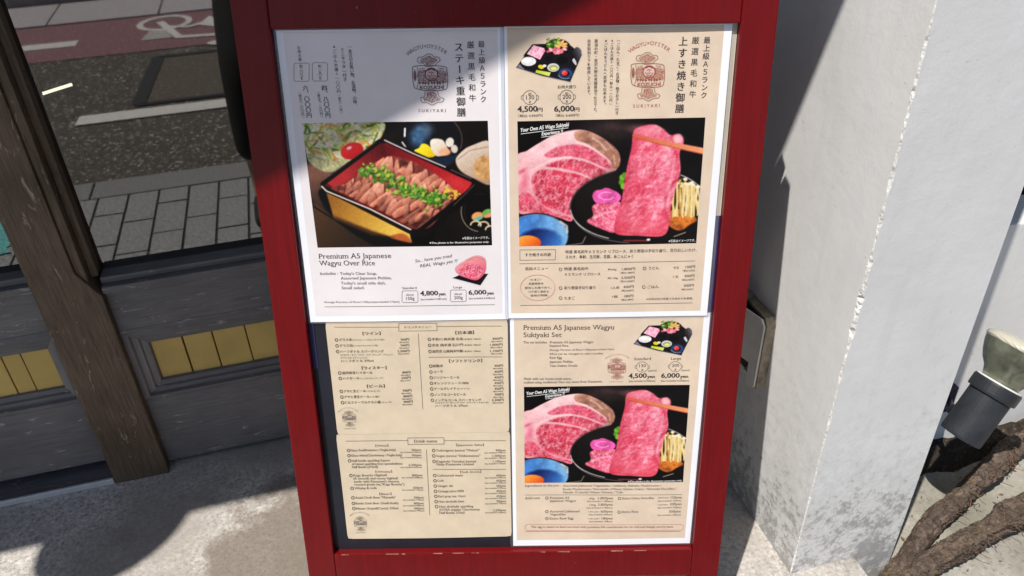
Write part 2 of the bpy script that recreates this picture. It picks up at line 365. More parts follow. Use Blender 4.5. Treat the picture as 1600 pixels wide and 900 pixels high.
# ------------------------------------------------------------------ vent hood on the wall, behind the sign
M_vent = simple('ivory_plastic', (.66, .63, .57), .5, .1, 20)
M_grime = simple('grimy_plastic', (.26, .22, .16), .8, .5, 60, .3)
M_ventd = simple('vent_dark', (.05, .05, .048), .7, .3, 30)
vent = thing('vent_hood', 'ivory plastic vent hood fixed to the shaded side of the white wall', 'vent', (XW, 1.15, .325))
def prism_x(P, x0, x1):   # outline in (y,z), from x0 to x1
    k = len(P); V = [(x0, y, z) for y, z in P]+[(x1, y, z) for y, z in P]
    return V, [list(range(k)), list(range(k, 2*k))[::-1]]+[[i, k+i, k+(i+1) % k, (i+1) % k] for i in range(k)]
XV = .738
def tilt(vf): return [(x-.26*(y-1.041), y, z) for x, y, z in vf[0]], vf[1]      # the front leans out towards its far edge
add('face_plate', *tilt(prism_x([(1.050, .327), (1.041, .333), (1.041, .478), (1.049, .490), (1.300, .490), (1.300, .380), (1.062, .380), (1.062, .327)], XV-.004, XV)), M_vent, vent)
add('side', *prism_x([(1.044, .327), (1.0385, .332), (1.0385, .482), (1.047, .493), (1.303, .493), (1.303, .327), (1.296, .327), (1.296, .486), (1.050, .486), (1.046, .478), (1.046, .327)], XV+.0005, XW-.0005), M_grime, vent)
add('back_plate', *prism_x([(1.047, .328), (1.047, .477), (1.295, .477), (1.295, .328)], XV+.012, XW-.001), M_ventd, vent)
add('grille', *tilt(prism_x([(1.105, .405), (1.105, .462), (1.25, .462), (1.25, .405)], XV-.0055, XV-.0042)), M_ventd, vent)
add('drain_stub', *tube([(XV+.011, 1.083, .347), (XV-.003, 1.079, .343)], .006, 12), M_vent, vent)
# ------------------------------------------------------------------ planted bed to the right of the wall
M_bed = speckle('bed_stone', (.40, .385, .34), (.52, .50, .45), .6, 90, blot=(.27, .255, .21), dark=(.16, .145, .11))
BZ = -.097
bv = []; bf = []
nx, ny = 44, 26
for j in range(ny):
    for i in range(nx):
        x = .905+i*.05*.8; y = .30+j*.0345
        bv.append((x, y, BZ+.010*math.sin(x*9+y*5)*math.sin(y*13-x*3)+.004*math.sin(x*41)*math.sin(y*37)-(.03 if x < .93 else 0)))
for j in range(ny-1):
    for i in range(nx-1): bf.append([j*nx+i, j*nx+i+1, (j+1)*nx+i+1, (j+1)*nx+i])
add('planting_bed', bv, bf, M_bed, kind='structure', smooth=True)
rear = thing('low_garden_wall', 'low white garden wall behind the spotlight and branches', 'wall', (1.8, 1.17, -.2))
add('face', *box(XR+.001, 3.2, 1.12, 1.22, -.2, .543, .004), M_plain, rear)
back = thing('shade_backdrop', 'added dark boards standing in for the deep shade behind the low garden wall', 'fence', (1.8, 1.6, -.2))  # near-black boards added to fill the shaded void above the low wall
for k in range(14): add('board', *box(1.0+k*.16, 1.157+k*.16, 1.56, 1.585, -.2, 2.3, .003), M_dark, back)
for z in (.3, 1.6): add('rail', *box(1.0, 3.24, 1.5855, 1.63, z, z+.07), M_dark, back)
# spotlight
M_hold = simple('grey_lamp_holder', (.026, .029, .035), .5, .3, 25, .1, 120, spec=.3)
M_collar = simple('dark_lamp_collar', (.022, .024, .028), .4, .2, 25)
M_navy = simple('navy_bracket', (.012, .014, .05), .4, .2, 25)
M_whitep = simple('white_knuckle', (.62, .61, .58), .45, .1, 30)
def bulbmat(name, tint, rough):
    m, t, b = newmat(name); b.inputs['Base Color'].default_value = (*tint, 1); b.inputs['Roughness'].default_value = rough; b.inputs['Metallic'].default_value = .35
    b.inputs['Coat Weight'].default_value = .8; b.inputs['Coat Roughness'].default_value = .05
    v = coords(t); f = noise(t, v, 16, 3); t.links.new(ramp(t, f, [(.35, tuple(x*.25 for x in tint)), (.65, tint)]), b.inputs['Base Color']); return m
M_bulb = bulbmat('silvered_bulb_glass', (.24, .25, .18), .16)
ax = (CX*.46+CY*.83+CZ*.22).normalized()
base = Vector((1.170, .938, .171)); KS = .92
def lathe_k(prof, b_, axis, n=40): return lathe([(r*KS, h*KS) for r, h in prof], b_, axis, n)
spot = thing('garden_spotlight', 'grey spotlight with a glass reflector bulb fixed to the low white wall', 'spotlight', (1.30, 1.11, .06))
add('holder', *lathe_k([(0, .003), (.040, .003), (.0445, .0), (.0455, .006), (.0455, .118), (.042, .118)], base, ax), M_hold, spot, smooth=False)
add('collar', *lathe_k([(.0457, .112), (.0515, .113), (.0525, .118), (.0525, .139), (.0505, .143), (.040, .143)], base, ax), M_collar, spot)
add('collar_rim', *lathe_k([(.0503, .1432), (.0485, .1465), (.041, .1465), (.038, .140)], base, ax), M_whitep, spot)
add('bulb', *lathe_k([(.036, .138), (.0405, .150), (.047, .165), (.0585, .178), (.0680, .195), (.0755, .214), (.0785, .226)], base, ax), M_bulb, spot, smooth=True)
m, t, b = newmat('ribbed_lens'); b.inputs['Base Color'].default_value = (.55, .52, .42, 1); b.inputs['Roughness'].default_value = .22; b.inputs['Coat Weight'].default_value = .6
wv = N(t, 'ShaderNodeTexWave'); wv.inputs['Scale'].default_value = 60; t.links.new(coords(t, rot=(.5, .4, .3)), wv.inputs[0]); bump(t, b, wv.outputs['Fac'], .4, .002)
add('lens', *lathe_k([(.0787, .2262), (.0810, .230), (.0795, .236), (.066, .244), (.045, .249), (.018, .252), (0, .2525)], base, ax), m, spot, smooth=True)
kn = base+ax*.045
side = Vector((.40, .86, -.30)).normalized()
add('knuckle', *lathe([(0, 0), (.013, 0), (.0135, .002), (.0135, .030), (.010, .033), (0, .033)], kn+side*.040, side), M_whitep, spot)
add('arm', *tube([kn+side*.068, (1.262, 1.06, .112), (1.300, 1.102, .094)], .008, 12), M_collar, spot)
add('bracket', *box(1.286, 1.316, 1.100, 1.1195, .058, .130, .003), M_navy, spot)
r_ = random.Random(21); lit = []
for k in range(260):
    x = r_.uniform(1.0, 1.9); y = r_.uniform(.62, 1.115); a_ = r_.uniform(0, 6.28); l_ = r_.uniform(.002, .008); z = BZ+.010*math.sin(x*9+y*5)*math.sin(y*13-x*3)+.004*math.sin(x*41)*math.sin(y*37)+.0015
    d = Vector((math.cos(a_)*l_, math.sin(a_)*l_, r_.uniform(-.001, .002))); e = Vector((-math.sin(a_), math.cos(a_), 0))*l_*r_.uniform(.2, .5); p = Vector((x, y, z+.002))
    lit.append(([p-d, p+e, p+d, p-e], [[0, 1, 2, 3]]))
add('leaf_litter', *merge(*lit), simple('dry_leaf_litter', (.16, .10, .055), .9, .5, 200), kind='stuff')['label'] = 'scattered dry leaf crumbs on the stone bed'
bpy.data.objects['leaf_litter']['category'] = 'litter'
sv = []; sf = []
from mathutils import noise as mn0
for j in range(12):
    for i in range(60):
        x = 1.20+i*.018; y = 1.035+j*.0078; e_ = min(1, max(0, (j+2.5*mn0.noise(Vector((x*9, 3, 1))))/5.)); sv.append((x, y, BZ-.022+.060*e_+.012*e_*mn0.fractal(Vector((x*60, y*60, 0)), 1, 2, 4)))
for j in range(11):
    for i in range(59): sf.append([j*60+i, j*60+i+1, (j+1)*60+i+1, (j+1)*60+i])
add('soil', sv, sf, speckle('dark_soil', (.035, .027, .020), (.12, .09, .06), .62, 120), kind='structure')
# two fallen branches
def bark(name, c1, c2, moss):
    m, t, b = newmat(name); v = coords(t); a = noise(t, v, 55, 9, .75, 1.2); c = ramp(t, a, [(.28, tuple(x*.25 for x in c1)), (.45, c1), (.68, c2)])
    k = noise(t, v, 22, 6, .7); c = mixc(t, ramp(t, k, [(.56, (0, 0, 0)), (.66, (.8, .8, .8))]), c, moss)
    t.links.new(c, b.inputs['Base Color']); b.inputs['Roughness'].default_value = .95; b.inputs['Specular IOR Level'].default_value = .1; bump(t, b, a, 1.0, .006); return m
M_bark = bark('dead_branch_bark', (.085, .062, .048), (.235, .178, .138), (.15, .115, .045))
M_twig = simple('dry_twig', (.20, .10, .05), .9, .4, 60)
def smoothpath(P, n):
    P = [Vector(p) for p in P]; out = []
    for s in range(n):
        u = s/(n-1)*(len(P)-1); i = min(int(u), len(P)-2); f = u-i
        p0, p1, p2, p3 = P[max(i-1, 0)], P[i], P[i+1], P[min(i+2, len(P)-1)]
        out.append(.5*((2*p1)+(p2-p0)*f+(2*p0-5*p1+4*p2-p3)*f*f+(3*p1-p0-3*p2+p3)*f**3))
    return out
def branch(name, label, P, r0, r1, seed):
    from mathutils import noise as mn
    path = smoothpath(P, 120); rad = [r0+(r1-r0)*i/119 for i in range(120)]
    V, F = tube(path, rad, 28)
    W = []
    for i, v in enumerate(V):
        c = path[min(i//28, 119)]; d = (v-c); an = 2*math.pi*(i % 28)/28; s_ = (i//28)/119
        k = 1+.30*mn.fractal(Vector((s_*9+seed, math.cos(an)*1.7, math.sin(an)*1.7)), 1, 2, 5)+.16*mn.noise(v*170)+.10*math.sin(s_*17+seed)
        W.append(c+d*max(.6, k))
    root = thing(name, label, 'branch', (path[60].x, path[60].y, BZ))
    add('bark', W, F, M_bark, root, smooth=False)
    r_ = random.Random(seed)
    tw = []
    for k in range(26):
        i = r_.randint(40, 116); c = path[i]+Vector((r_.uniform(-.02, .02), r_.uniform(-.03, .005), r_.uniform(.0, .03)))
        q = [c]; d = Vector((r_.uniform(-1, 1), r_.uniform(-1, .2), r_.uniform(-.2, .6))).normalized()
        for s in range(6): d = (d+Vector((r_.uniform(-.7, .7), r_.uniform(-.7, .7), r_.uniform(-.7, .5)))*.7).normalized(); q.append(q[-1]+d*r_.uniform(.004, .009))
        tw.append(tube(q, .0007, 5))
    fl = []
    for k in range(420):
        i = r_.randrange(28, len(W)-28); p = W[i]; c = path[min(i//28, 119)]; nv = (p-c).normalized(); ta = (path[min(i//28+1, 119)]-path[max(i//28-1, 0)]).normalized(); bi = nv.cross(ta)
        a_ = r_.uniform(.002, .007); b2 = r_.uniform(.001, .0032); lift = nv*r_.uniform(.0005, .0035)
        fl.append(([p+ta*a_+lift, p+bi*b2+nv*.0003, p-ta*a_+nv*.0002, p-bi*b2+lift*.6], [[0, 1, 2, 3]]))
    add('bark_flakes', *merge(*fl), M_bark, root, kind='stuff')
    add('dry_strands', *merge(*tw), M_twig, root, kind='stuff')
    return root
branch('fallen_branch', 'rough bark branch lying under the grey spotlight', [(.96, .806, -.068), (1.105, .886, -.058), (1.255, .951, -.052), (1.384, 1.001, -.046), (1.52, 1.045, -.040), (1.75, 1.06, -.03)], .019, .026, 3)
branch('fallen_branch', 'rough bark branch lying in front of the other, farther from the low wall', [(.975, .800, -.066), (1.113, .830, -.056), (1.246, .858, -.050), (1.369, .884, -.044), (1.6, .93, -.04)], .021, .029, 9)

# ------------------------------------------------------------------ the red A-frame sign
UX = Vector((.96649, -.25586, -.02090)).normalized(); UD = Vector((-.07113, -.18868, -.97946)); UD = (UD-UX*UD.dot(UX)).normalized(); UN = UX.cross(-UD)
O0 = Vector((-.0230, 1.1164, 1.0844))
SM = Matrix.Identity(4)
for i in range(3): SM[i][0] = UX[i]; SM[i][1] = -UD[i]; SM[i][2] = UN[i]; SM[i][3] = O0[i]
def S(u, v, n=0): return SM @ Vector((u/1000., -v/1000., n/1000.))      # sign coordinates in mm
def redmat():
    m, t, b = newmat('red_lacquered_wood'); v = coords(t)
    g = noise(t, coords(t, (30, 1.2, 30)), 8, 6, .6); c = ramp(t, g, [(.3, (.120, .0014, .0028)), (.72, (.165, .0026, .0042))])
    k = noise(t, v, 60, 4, .75); c = mixc(t, ramp(t, k, [(.70, (0, 0, 0)), (.74, (.45, .45, .45))]), c, (.45, .19, .16))
    t.links.new(c, b.inputs['Base Color']); r = noise(t, v, 30, 5); t.links.new(ramp(t, r, [(.3, (.28, .28, .28)), (.7, (.46, .46, .46))]), b.inputs['Roughness'])
    b.inputs['Specular IOR Level'].default_value = .3; bump(t, b, g, .06, .001); return m
M_redw = redmat()
M_wear = simple('worn_edge', (.42, .17, .13), .7, .5, 90)
M_board = simple('black_sign_board', (.012, .012, .020), .45, .3, 18)
foot = SM @ Vector((.3, -1.1, 0)); foot.z = 0
RS = Matrix.Translation(foot) @ SM.to_3x3().to_4x4()
sign = thing('sandwich_board', 'red lacquered sandwich board sign holding laminated menu posters', 'sign', matrix=RS)
def sbox(name, u0, u1, v0, v1, n0, n1, mat, bev=1.5, par=None, fn=S):
    V, F = box(u0, u1, v0, v1, n0, n1, bev); V = [fn(*v) for v in V]
    return add(name, V, F, mat, par or sign)
def foot_v(u, n=0):      # distance down the stile to the ground
    a = S(u, 0, n); return a.z/(-UD.z)*1000
sbox('stile', -52, -5, -57, foot_v(-30), -15, 11, M_redw, 2)
sbox('stile', 602.8, 650, -57, foot_v(630), -15, 11, M_redw, 2)
sbox('top_rail', -4.8, 602.6, -56, -1.5, -14, 9.5, M_redw, 2)
sbox('bottom_rail', -4.8, 602.6, 850, 906, -14, 10.5, M_redw, 2)
sbox('lining_strip', 588, 602.2, -1, 262, -2.3, -1.2, simple('cream_lining', (.62, .56, .44), .5, .06, 20), 0)
sbox('lining_strip', 588, 602.2, 262.3, 520, -2.3, -1.3, simple('navy_lining', (.020, .022, .09), .45, .1, 20), 0)
sbox('lining_strip', -4.5, 3, -1, 500, -2.3, -1.3, simple('navy_lining', (.020, .022, .09), .45, .1, 20), 0)
sbox('board', -4.6, 602.4, -1.3, 849.8, -8, -2.5, M_board, 0)
r_ = random.Random(5)
wv_, wf_ = [], []
for k in range(14):
    u = r_.choice([r_.uniform(0, 600), r_.gauss(60, 60), r_.gauss(270, 60)]); ln = r_.uniform(3, 22)
    if not 0 < u < 590: continue
    q = [S(u, 849.2, 11.1), S(u+ln, 849.2, 11.1), S(u+ln, 851.0+r_.uniform(0, .8), 11.1), S(u, 850.8, 11.1)]
    wv_ += q; wf_.append([len(wv_)-4, len(wv_)-3, len(wv_)-2, len(wv_)-1])
add('worn_paint', wv_, wf_, M_wear, sign, kind='stuff')
# rear leaf of the A-frame, hinged at the top and leaning the other way
hinge = SM @ Vector((0, .050, -.026))
BD = Vector((-UD.x, -UD.y, UD.z)); BD = (BD-UX*BD.dot(UX)).normalized(); BN = UX.cross(-BD)
def SB(u, v, n=0): return hinge+UX*(u/1000.)+BD*(v/1000.)+BN*(n/1000.)
def bfoot(u): return hinge.z/(-BD.z)*1000+(UX.z*u)/(-BD.z)
sbox('rear_stile', -55, -5, 0, bfoot(-30), -24, -1, M_redw, 2, fn=SB); sbox('rear_stile', 605, 656, 0, bfoot(630), -24, -1, M_redw, 2, fn=SB)
sbox('rear_rail', -4.8, 604.8, 0, 55, -23, -2, M_redw, 2, fn=SB); sbox('rear_rail', -4.8, 604.8, 905, 960, -23, -2, M_redw, 2, fn=SB)
sbox('rear_board', -4.6, 604.6, 55.2, 904.8, -16, -9, M_board, 0, fn=SB)
for u in (40, 540): sbox('hinge', u, u+38, -62, -57.2, -34, 6, M_metal, 1)
# ------------------------------------------------------------------ printed pictures: painted on a fine grid, one colour per point
def vnoise(gx, gy, sc, seed, oct=4, pers=.55, ax=1., ay=1., rot=0.):
    c, s = math.cos(rot), math.sin(rot); X = (gx*c+gy*s)/sc*ax; Y = (-gx*s+gy*c)/sc*ay
    r = np.zeros_like(gx, float); amp = 1.; tot = 0.
    g = np.random.default_rng(seed)
    for o in range(oct):
        T = g.random((64, 64)); xi = np.floor(X).astype(int); yi = np.floor(Y).astype(int); fx = X-xi; fy = Y-yi
        fx = fx*fx*(3-2*fx); fy = fy*fy*(3-2*fy)
        a = T[yi % 64, xi % 64]; b = T[yi % 64, (xi+1) % 64]; c_ = T[(yi+1) % 64, xi % 64]; d = T[(yi+1) % 64, (xi+1) % 64]
        r += amp*((a*(1-fx)+b*fx)*(1-fy)+(c_*(1-fx)+d*fx)*fy); tot += amp; amp *= pers; X = X*2.03+7.1; Y = Y*2.03+3.7
    return r/tot
class Art:
    def __init__(s, w_, h_, corners, bg=(0, 0, 0), alpha=1.):
        s.w, s.h = w_, h_
        u, v = np.meshgrid(np.linspace(0, 1, w_), np.linspace(0, 1, h_)); c = np.array(corners, float)
        P = ((1-u)*(1-v))[..., None]*c[0]+(u*(1-v))[..., None]*c[1]+(u*v)[..., None]*c[2]+((1-u)*v)[..., None]*c[3]
        s.x, s.y = P[..., 0], P[..., 1]; s.c = np.ones((h_, w_, 3))*np.array(bg, float); s.a = np.ones((h_, w_))*alpha
        s.px = abs(c[1][0]-c[0][0])/w_
    def curve(s, P, n=6):
        P = [np.array(p, float) for p in P]; k = len(P); out = []
        for i in range(k):
            p0, p1, p2, p3 = P[i-1], P[i], P[(i+1) % k], P[(i+2) % k]
            for j in range(n):
                f = j/n; out.append(.5*((2*p1)+(p2-p0)*f+(2*p0-5*p1+4*p2-p3)*f*f+(3*p1-p0-3*p2+p3)*f**3))
        return np.array(out)
    def mask(s, P, soft=None, smooth=True):
        soft = soft or s.px*1.2
        Q = s.curve(P) if smooth else np.array(P, float)
        lo = Q.min(0)-soft; hi = Q.max(0)+soft
        sel = (s.x >= lo[0]) & (s.x <= hi[0]) & (s.y >= lo[1]) & (s.y <= hi[1])
        m = np.zeros_like(s.x)
        if not sel.any(): return m
        x, y = s.x[sel], s.y[sel]; ins = np.zeros(x.shape, bool); dmin = np.full(x.shape, 1e18)
        for (ax_, ay_), (bx_, by_) in zip(Q, np.roll(Q, -1, 0)):
            cond = ((ay_ > y) != (by_ > y)); den = (by_-ay_) if abs(by_-ay_) > 1e-9 else 1e-9
            ins ^= cond & (x < (bx_-ax_)*(y-ay_)/den+ax_)
            dx, dy = bx_-ax_, by_-ay_; q = max(dx*dx+dy*dy, 1e-9); t = np.clip(((x-ax_)*dx+(y-ay_)*dy)/q, 0, 1)
            dmin = np.minimum(dmin, (x-ax_-t*dx)**2+(y-ay_-t*dy)**2)
        d = np.sqrt(dmin)*np.where(ins, 1, -1); m[sel] = np.clip(.5+d/soft, 0, 1); return m
    def put(s, m, col):
        col = np.asarray(col, float); col = col if col.ndim == 3 else np.ones(s.c.shape)*col
        s.c += (col-s.c)*m[..., None]; s.a = np.maximum(s.a, m)
    def fill(s, P, col, soft=None, smooth=True, k=1.): m = s.mask(P, soft, smooth)*k; s.put(m, col); return m
    def ell(s, cx, cy, rx, ry, col, rot=0, soft=None, k=1.):
        soft = soft or s.px*1.2; c, q = math.cos(rot), math.sin(rot); X = (s.x-cx)*c+(s.y-cy)*q; Y = -(s.x-cx)*q+(s.y-cy)*c
        d = (1-np.sqrt((X/rx)**2+(Y/ry)**2))*min(rx, ry); m = np.clip(.5+d/soft, 0, 1)*k; s.put(m, col); return m
    def ringe(s, cx, cy, rx, ry, wd, col, a0=0, a1=360, rot=0):
        t = np.radians(np.linspace(a0, a1, 40)); c, q = math.cos(rot), math.sin(rot)
        X = rx*np.cos(t); Y = ry*np.sin(t); s.line(np.stack([cx+X*c-Y*q, cy+X*q+Y*c], 1), wd, col)
    def line(s, P, wd, col, k=1., soft=None):
        P = np.array(P, float); lo = P.min(0)-wd; hi = P.max(0)+wd; m = np.zeros_like(s.x); soft = soft or s.px
        sel = (s.x >= lo[0]) & (s.x <= hi[0]) & (s.y >= lo[1]) & (s.y <= hi[1])
        if not sel.any(): return
        x, y = s.x[sel], s.y[sel]; dm = np.full(x.shape, 1e18)
        for (ax_, ay_), (bx_, by_) in zip(P[:-1], P[1:]):
            dx, dy = bx_-ax_, by_-ay_; q = max(dx*dx+dy*dy, 1e-9); t = np.clip(((x-ax_)*dx+(y-ay_)*dy)/q, 0, 1); dm = np.minimum(dm, (x-ax_-t*dx)**2+(y-ay_-t*dy)**2)
        m[sel] = np.clip(.5+(wd/2-np.sqrt(dm))/soft, 0, 1)*k; s.put(m, col)
    def grad(s, c0, c1, p0, p1):
        p0 = np.array(p0, float); d = np.array(p1, float)-p0; t = np.clip(((s.x-p0[0])*d[0]+(s.y-p0[1])*d[1])/(d@d), 0, 1)[..., None]
        return np.array(c0, float)*(1-t)+np.array(c1, float)*t
    def develop(s, grain=5, seed=1):      # lens softness and grain of a printed photograph
        c = s.c; p = np.pad(c, ((1, 1), (1, 1), (0, 0)), 'edge'); k = (.06, .12, .06, .12, .28, .12, .06, .12, .06); c = sum(w_*p[i//3:i//3+s.h, i % 3:i % 3+s.w] for i, w_ in enumerate(k))
        g = np.random.default_rng(seed); s.c = np.clip(c*(1+(g.random((s.h, s.w, 1))-.5)*.10)+(vnoise(s.x, s.y, 14, seed+50, 3)-.5)[..., None]*grain*2.4*np.clip(c/120, .1, 1), 0, 255); return s
    def vary(s, col, amt, sc, seed): return np.clip(np.asarray(col, float)*(1+amt*(vnoise(s.x, s.y, sc, seed)-.5)[..., None]*2), 0, 255)
def art_bowl():
    a = Art(330, 222, [(50, 50), (1235, 33), (1265, 828), (150, 845)], (20, 14, 14)); R = random.Random(2)
    a.put(np.ones_like(a.x), a.vary((24, 17, 16), .5, 120, 4))
    a.fill([(70, 320), (150, 300), (260, 380), (230, 520), (250, 640), (120, 560)], a.grad((140, 100, 85), (40, 27, 22), (110, 320), (220, 620)), 40)
    a.fill([(120, 560), (260, 650), (560, 850), (150, 860)], a.grad((84, 60, 36), (50, 34, 24), (150, 640), (430, 850)), 14); a.line([(125, 570), (545, 850)], 9, (14, 9, 8))
    # salad in a glass bowl
    sal = a.mask([(40, 40), (300, 30), (560, 40), (555, 130), (470, 215), (360, 300), (220, 350), (100, 290), (70, 200)], 8)
    a.put(sal, a.vary((196, 190, 160), .25, 40, 8)); keep = a.c.copy()
    for _ in range(190):
        x = R.uniform(55, 540); y = R.uniform(40, 245-max(0, x-330)*.35); L_ = R.uniform(30, 110); an = R.uniform(-1.4, 1.2)
        col = R.choice([(150, 178, 62), (118, 150, 48), (196, 206, 120), (226, 160, 84), (214, 132, 58), (240, 230, 206), (232, 218, 186), (224, 214, 170), (80, 110, 40)])
        b_ = R.uniform(-25, 25); a.line([(x, y), (x+L_*.5*math.cos(an)+b_*.3, y+L_*.5*math.sin(an)), (x+L_*math.cos(an), y+L_*math.sin(an)+b_)], R.uniform(6, 15), col, .85, 6)
    a.c = keep*(1-sal[..., None])+a.c*sal[..., None]
    a.fill([(85, 235), (200, 268), (350, 258), (330, 310), (220, 350), (110, 300)], a.vary((150, 148, 110), .5, 12, 9), 12, k=.75)
    a.ell(368, 218, 74, 50, a.grad((226, 60, 62), (150, 14, 24), (345, 185), (400, 265)), -.3); a.ell(350, 200, 16, 9, (250, 190, 185), -.4, 8)
    a.ringe(300, 60, 255, 200, 5, (225, 225, 220), -8, 40)
    # dark blue bowl with pickles
    a.ell(885, 150, 188, 160, (17, 20, 28), 0, 10); a.ell(800, 120, 60, 75, a.vary((62, 92, 120), .5, 40, 12), .5, 46, .9); a.ell(850, 85, 40, 30, (110, 125, 140), 0, 40, .5)
    a.ringe(885, 150, 186, 158, 5, (120, 100, 84), -70, 20); a.line([(706, 82), (704, 128)], 11, (238, 238, 238)); a.line([(688, 165), (712, 196)], 8, (225, 225, 225))
    a.fill([(850, 262), (930, 262), (1040, 240), (1000, 300), (930, 312)], (24, 44, 66), 16)
    a.fill([(765, 216), (795, 200), (815, 175), (850, 180), (885, 215), (897, 250), (850, 258), (795, 240)], a.grad((252, 226, 40), (222, 176, 10), (800, 180), (880, 260)))
    a.fill([(868, 160), (890, 143), (945, 150), (972, 190), (990, 232), (940, 250), (900, 246), (872, 200)], a.grad((236, 222, 200), (206, 172, 148), (890, 150), (950, 250)))
    a.ell(962, 224, 36, 22, (232, 160, 124), 0, 14); a.ell(992, 165, 26, 30, (222, 208, 194), .4, 6); a.ell(1022, 205, 22, 26, (206, 190, 176), -.3, 6)
    # pale bowl at the right, dark soup bowl below it
    a.fill([(1030, 275), (1065, 225), (1130, 185), (1260, 168), (1265, 420), (1150, 392), (1060, 340)], a.grad((214, 192, 174), (160, 132, 112), (1080, 200), (1220, 420)), 6)
    a.line([(1045, 270), (1120, 215), (1250, 190)], 5, (120, 92, 80), .7); a.ell(1225, 325, 82, 80, a.vary((196, 148, 100), .3, 30, 14), 0, 10)
    a.ell(1185, 600, 122, 138, (13, 10, 10), 0, 5); a.ringe(1185, 600, 118, 134, 5, (176, 164, 150), 95, 235); a.ringe(1185, 600, 98, 112, 3, (70, 62, 58), 150, 290)
    for x, y, c1, c2 in ((1170, 634, (226, 150, 92), (98, 170, 150)), (1236, 614, (110, 160, 84), (226, 140, 110))): a.ell(x, y, 38, 28, c1, -.3); a.ell(x+6, y+15, 30, 13, c2, -.3, 8)
    for x, y in ((1160, 690), (1210, 694), (1255, 722)): a.ringe(x, y, 32, 24, 11, (206, 184, 150), 180, 380)
    # lacquer box: sides, red inside, rim
    a.fill([(190, 455), (250, 645), (560, 850), (850, 850), (900, 720), (770, 740)], (10, 7, 7), 14)
    a.fill([(204, 480), (480, 600), (735, 735), (752, 808), (500, 738), (250, 640)], a.grad((146, 100, 34), (226, 176, 78), (220, 560), (640, 740)), 8, False)
    a.fill([(610, 770), (700, 748), (752, 806), (690, 800)], (176, 98, 50), 12); a.fill([(250, 628), (500, 728), (640, 775), (500, 760), (250, 655)], (94, 60, 26), 16, False, .8)
    a.fill([(770, 745), (1150, 440), (1150, 520), (1080, 560), (860, 735)], (12, 8, 8), 6, False)
    inner = [(196, 415), (545, 165), (590, 165), (1138, 412), (1120, 450), (780, 722), (735, 722), (210, 450)]
    a.fill(inner, (92, 18, 24), 6, False)
    a.fill([(196, 412), (560, 160), (575, 270), (260, 455)], a.grad((168, 48, 52), (92, 20, 26), (300, 330), (545, 190)), 10, False)
    a.fill([(568, 160), (1140, 412), (1080, 492), (600, 290)], a.grad((108, 20, 28), (188, 40, 48), (600, 200), (1060, 430)), 10, False)
    a.ell(1040, 420, 70, 26, (206, 66, 70), .4, 40, .6)
    meat = a.mask([(235, 452), (330, 420), (430, 335), (520, 290), (580, 255), (660, 255), (760, 285), (860, 335), (960, 405), (1010, 450), (1065, 490), (1000, 570), (930, 640), (850, 715), (740, 705), (600, 625), (430, 545), (320, 490)], 8)
    keep = a.c.copy(); a.put(np.ones_like(a.x), a.vary((128, 62, 54), .4, 30, 21))
    fib = vnoise(a.x, a.y, 16, 71, 4, .7, 1.2, 1.0, .4)
    def slice_(x, y, L_, wd, an, br):
        P = [(-L_, wd*.15), (-L_*.8, -wd*.8), (-L_*.2, -wd*R.uniform(.9, 1.15)), (L_*.5, -wd*.9), (L_*.95, -wd*.35), (L_, wd*.3), (L_*.55, wd*R.uniform(.8, 1.1)), (-L_*.1, wd), (-L_*.75, wd*.75)]
        c, q = math.cos(an), math.sin(an); P = [(x+px*c-py*q+R.uniform(-5, 5), y+px*q+py*c+R.uniform(-4, 4)) for px, py in P]
        a.fill([(px+7, py+9) for px, py in P], (74, 32, 28), 12, k=.8)
        base = a.grad(np.array((224, 150, 126))*br, np.array((142, 72, 56))*br, (x-wd*.7, y-wd*.9), (x+wd*.8, y+wd*1.0))
        a.fill(P, np.clip(base*(.84+.32*fib[..., None]), 0, 255), 6)
    rows = []
    for (xa, ya), (xb, yb), n_ in (((520, 300), (985, 470), 17), ((440, 360), (960, 545), 17), ((330, 425), (900, 610), 19), ((300, 450), (840, 665), 18)):
        for i in range(n_): t = i/(n_-1); rows.append((xa+(xb-xa)*t+R.uniform(-12, 12), ya+(yb-ya)*t+R.uniform(-12, 12)))
    rows.sort(key=lambda p: p[1]*.6+p[0]*.4)
    for x, y in rows: slice_(x, y, R.uniform(44, 92), R.uniform(13, 27), -.98+R.uniform(-.6, .5), R.uniform(.74, 1.12))
    for x, y in ((815, 665), (780, 690), (840, 640), (1000, 560), (300, 450), (700, 300)): a.ell(x, y, 26, 18, (66, 34, 26), R.uniform(-1, 1), 16, .7)
    for _ in range(46): x, y = R.uniform(960, 1065), R.uniform(445, 520); a.ell(x, y, 9, 5, (226, 176, 70), R.uniform(-1, 1))
    a.c = keep*(1-meat[..., None])+a.c*meat[..., None]
    path = [(425, 335), (500, 355), (570, 365), (640, 420), (700, 455), (770, 470), (850, 500), (930, 515), (870, 560)]
    for _ in range(240):
        i = R.randrange(len(path)-1); f = R.random(); x = path[i][0]*(1-f)+path[i+1][0]*f+R.gauss(0, 24); y = path[i][1]*(1-f)+path[i+1][1]*f+R.gauss(0, 22)
        r = R.uniform(8, 17); a.ell(x+3, y+4, r, r*.75, (40, 60, 22), 0, 6, .6); a.ell(x, y, r, r*R.uniform(.5, .85), R.choice([(86, 140, 40), (116, 164, 58), (60, 108, 32), (156, 180, 84), (172, 178, 70), (96, 150, 66)]), R.uniform(-1.5, 1.5))
        if R.random() < .3: a.ell(x, y, r*.4, r*.3, (60, 98, 30), 0, 4)
    for P in ([(180, 425), (540, 160), (590, 155), (1145, 405), (1155, 440), (790, 735), (735, 735), (190, 450), (180, 425)],): a.line(P, 27, (15, 10, 10))
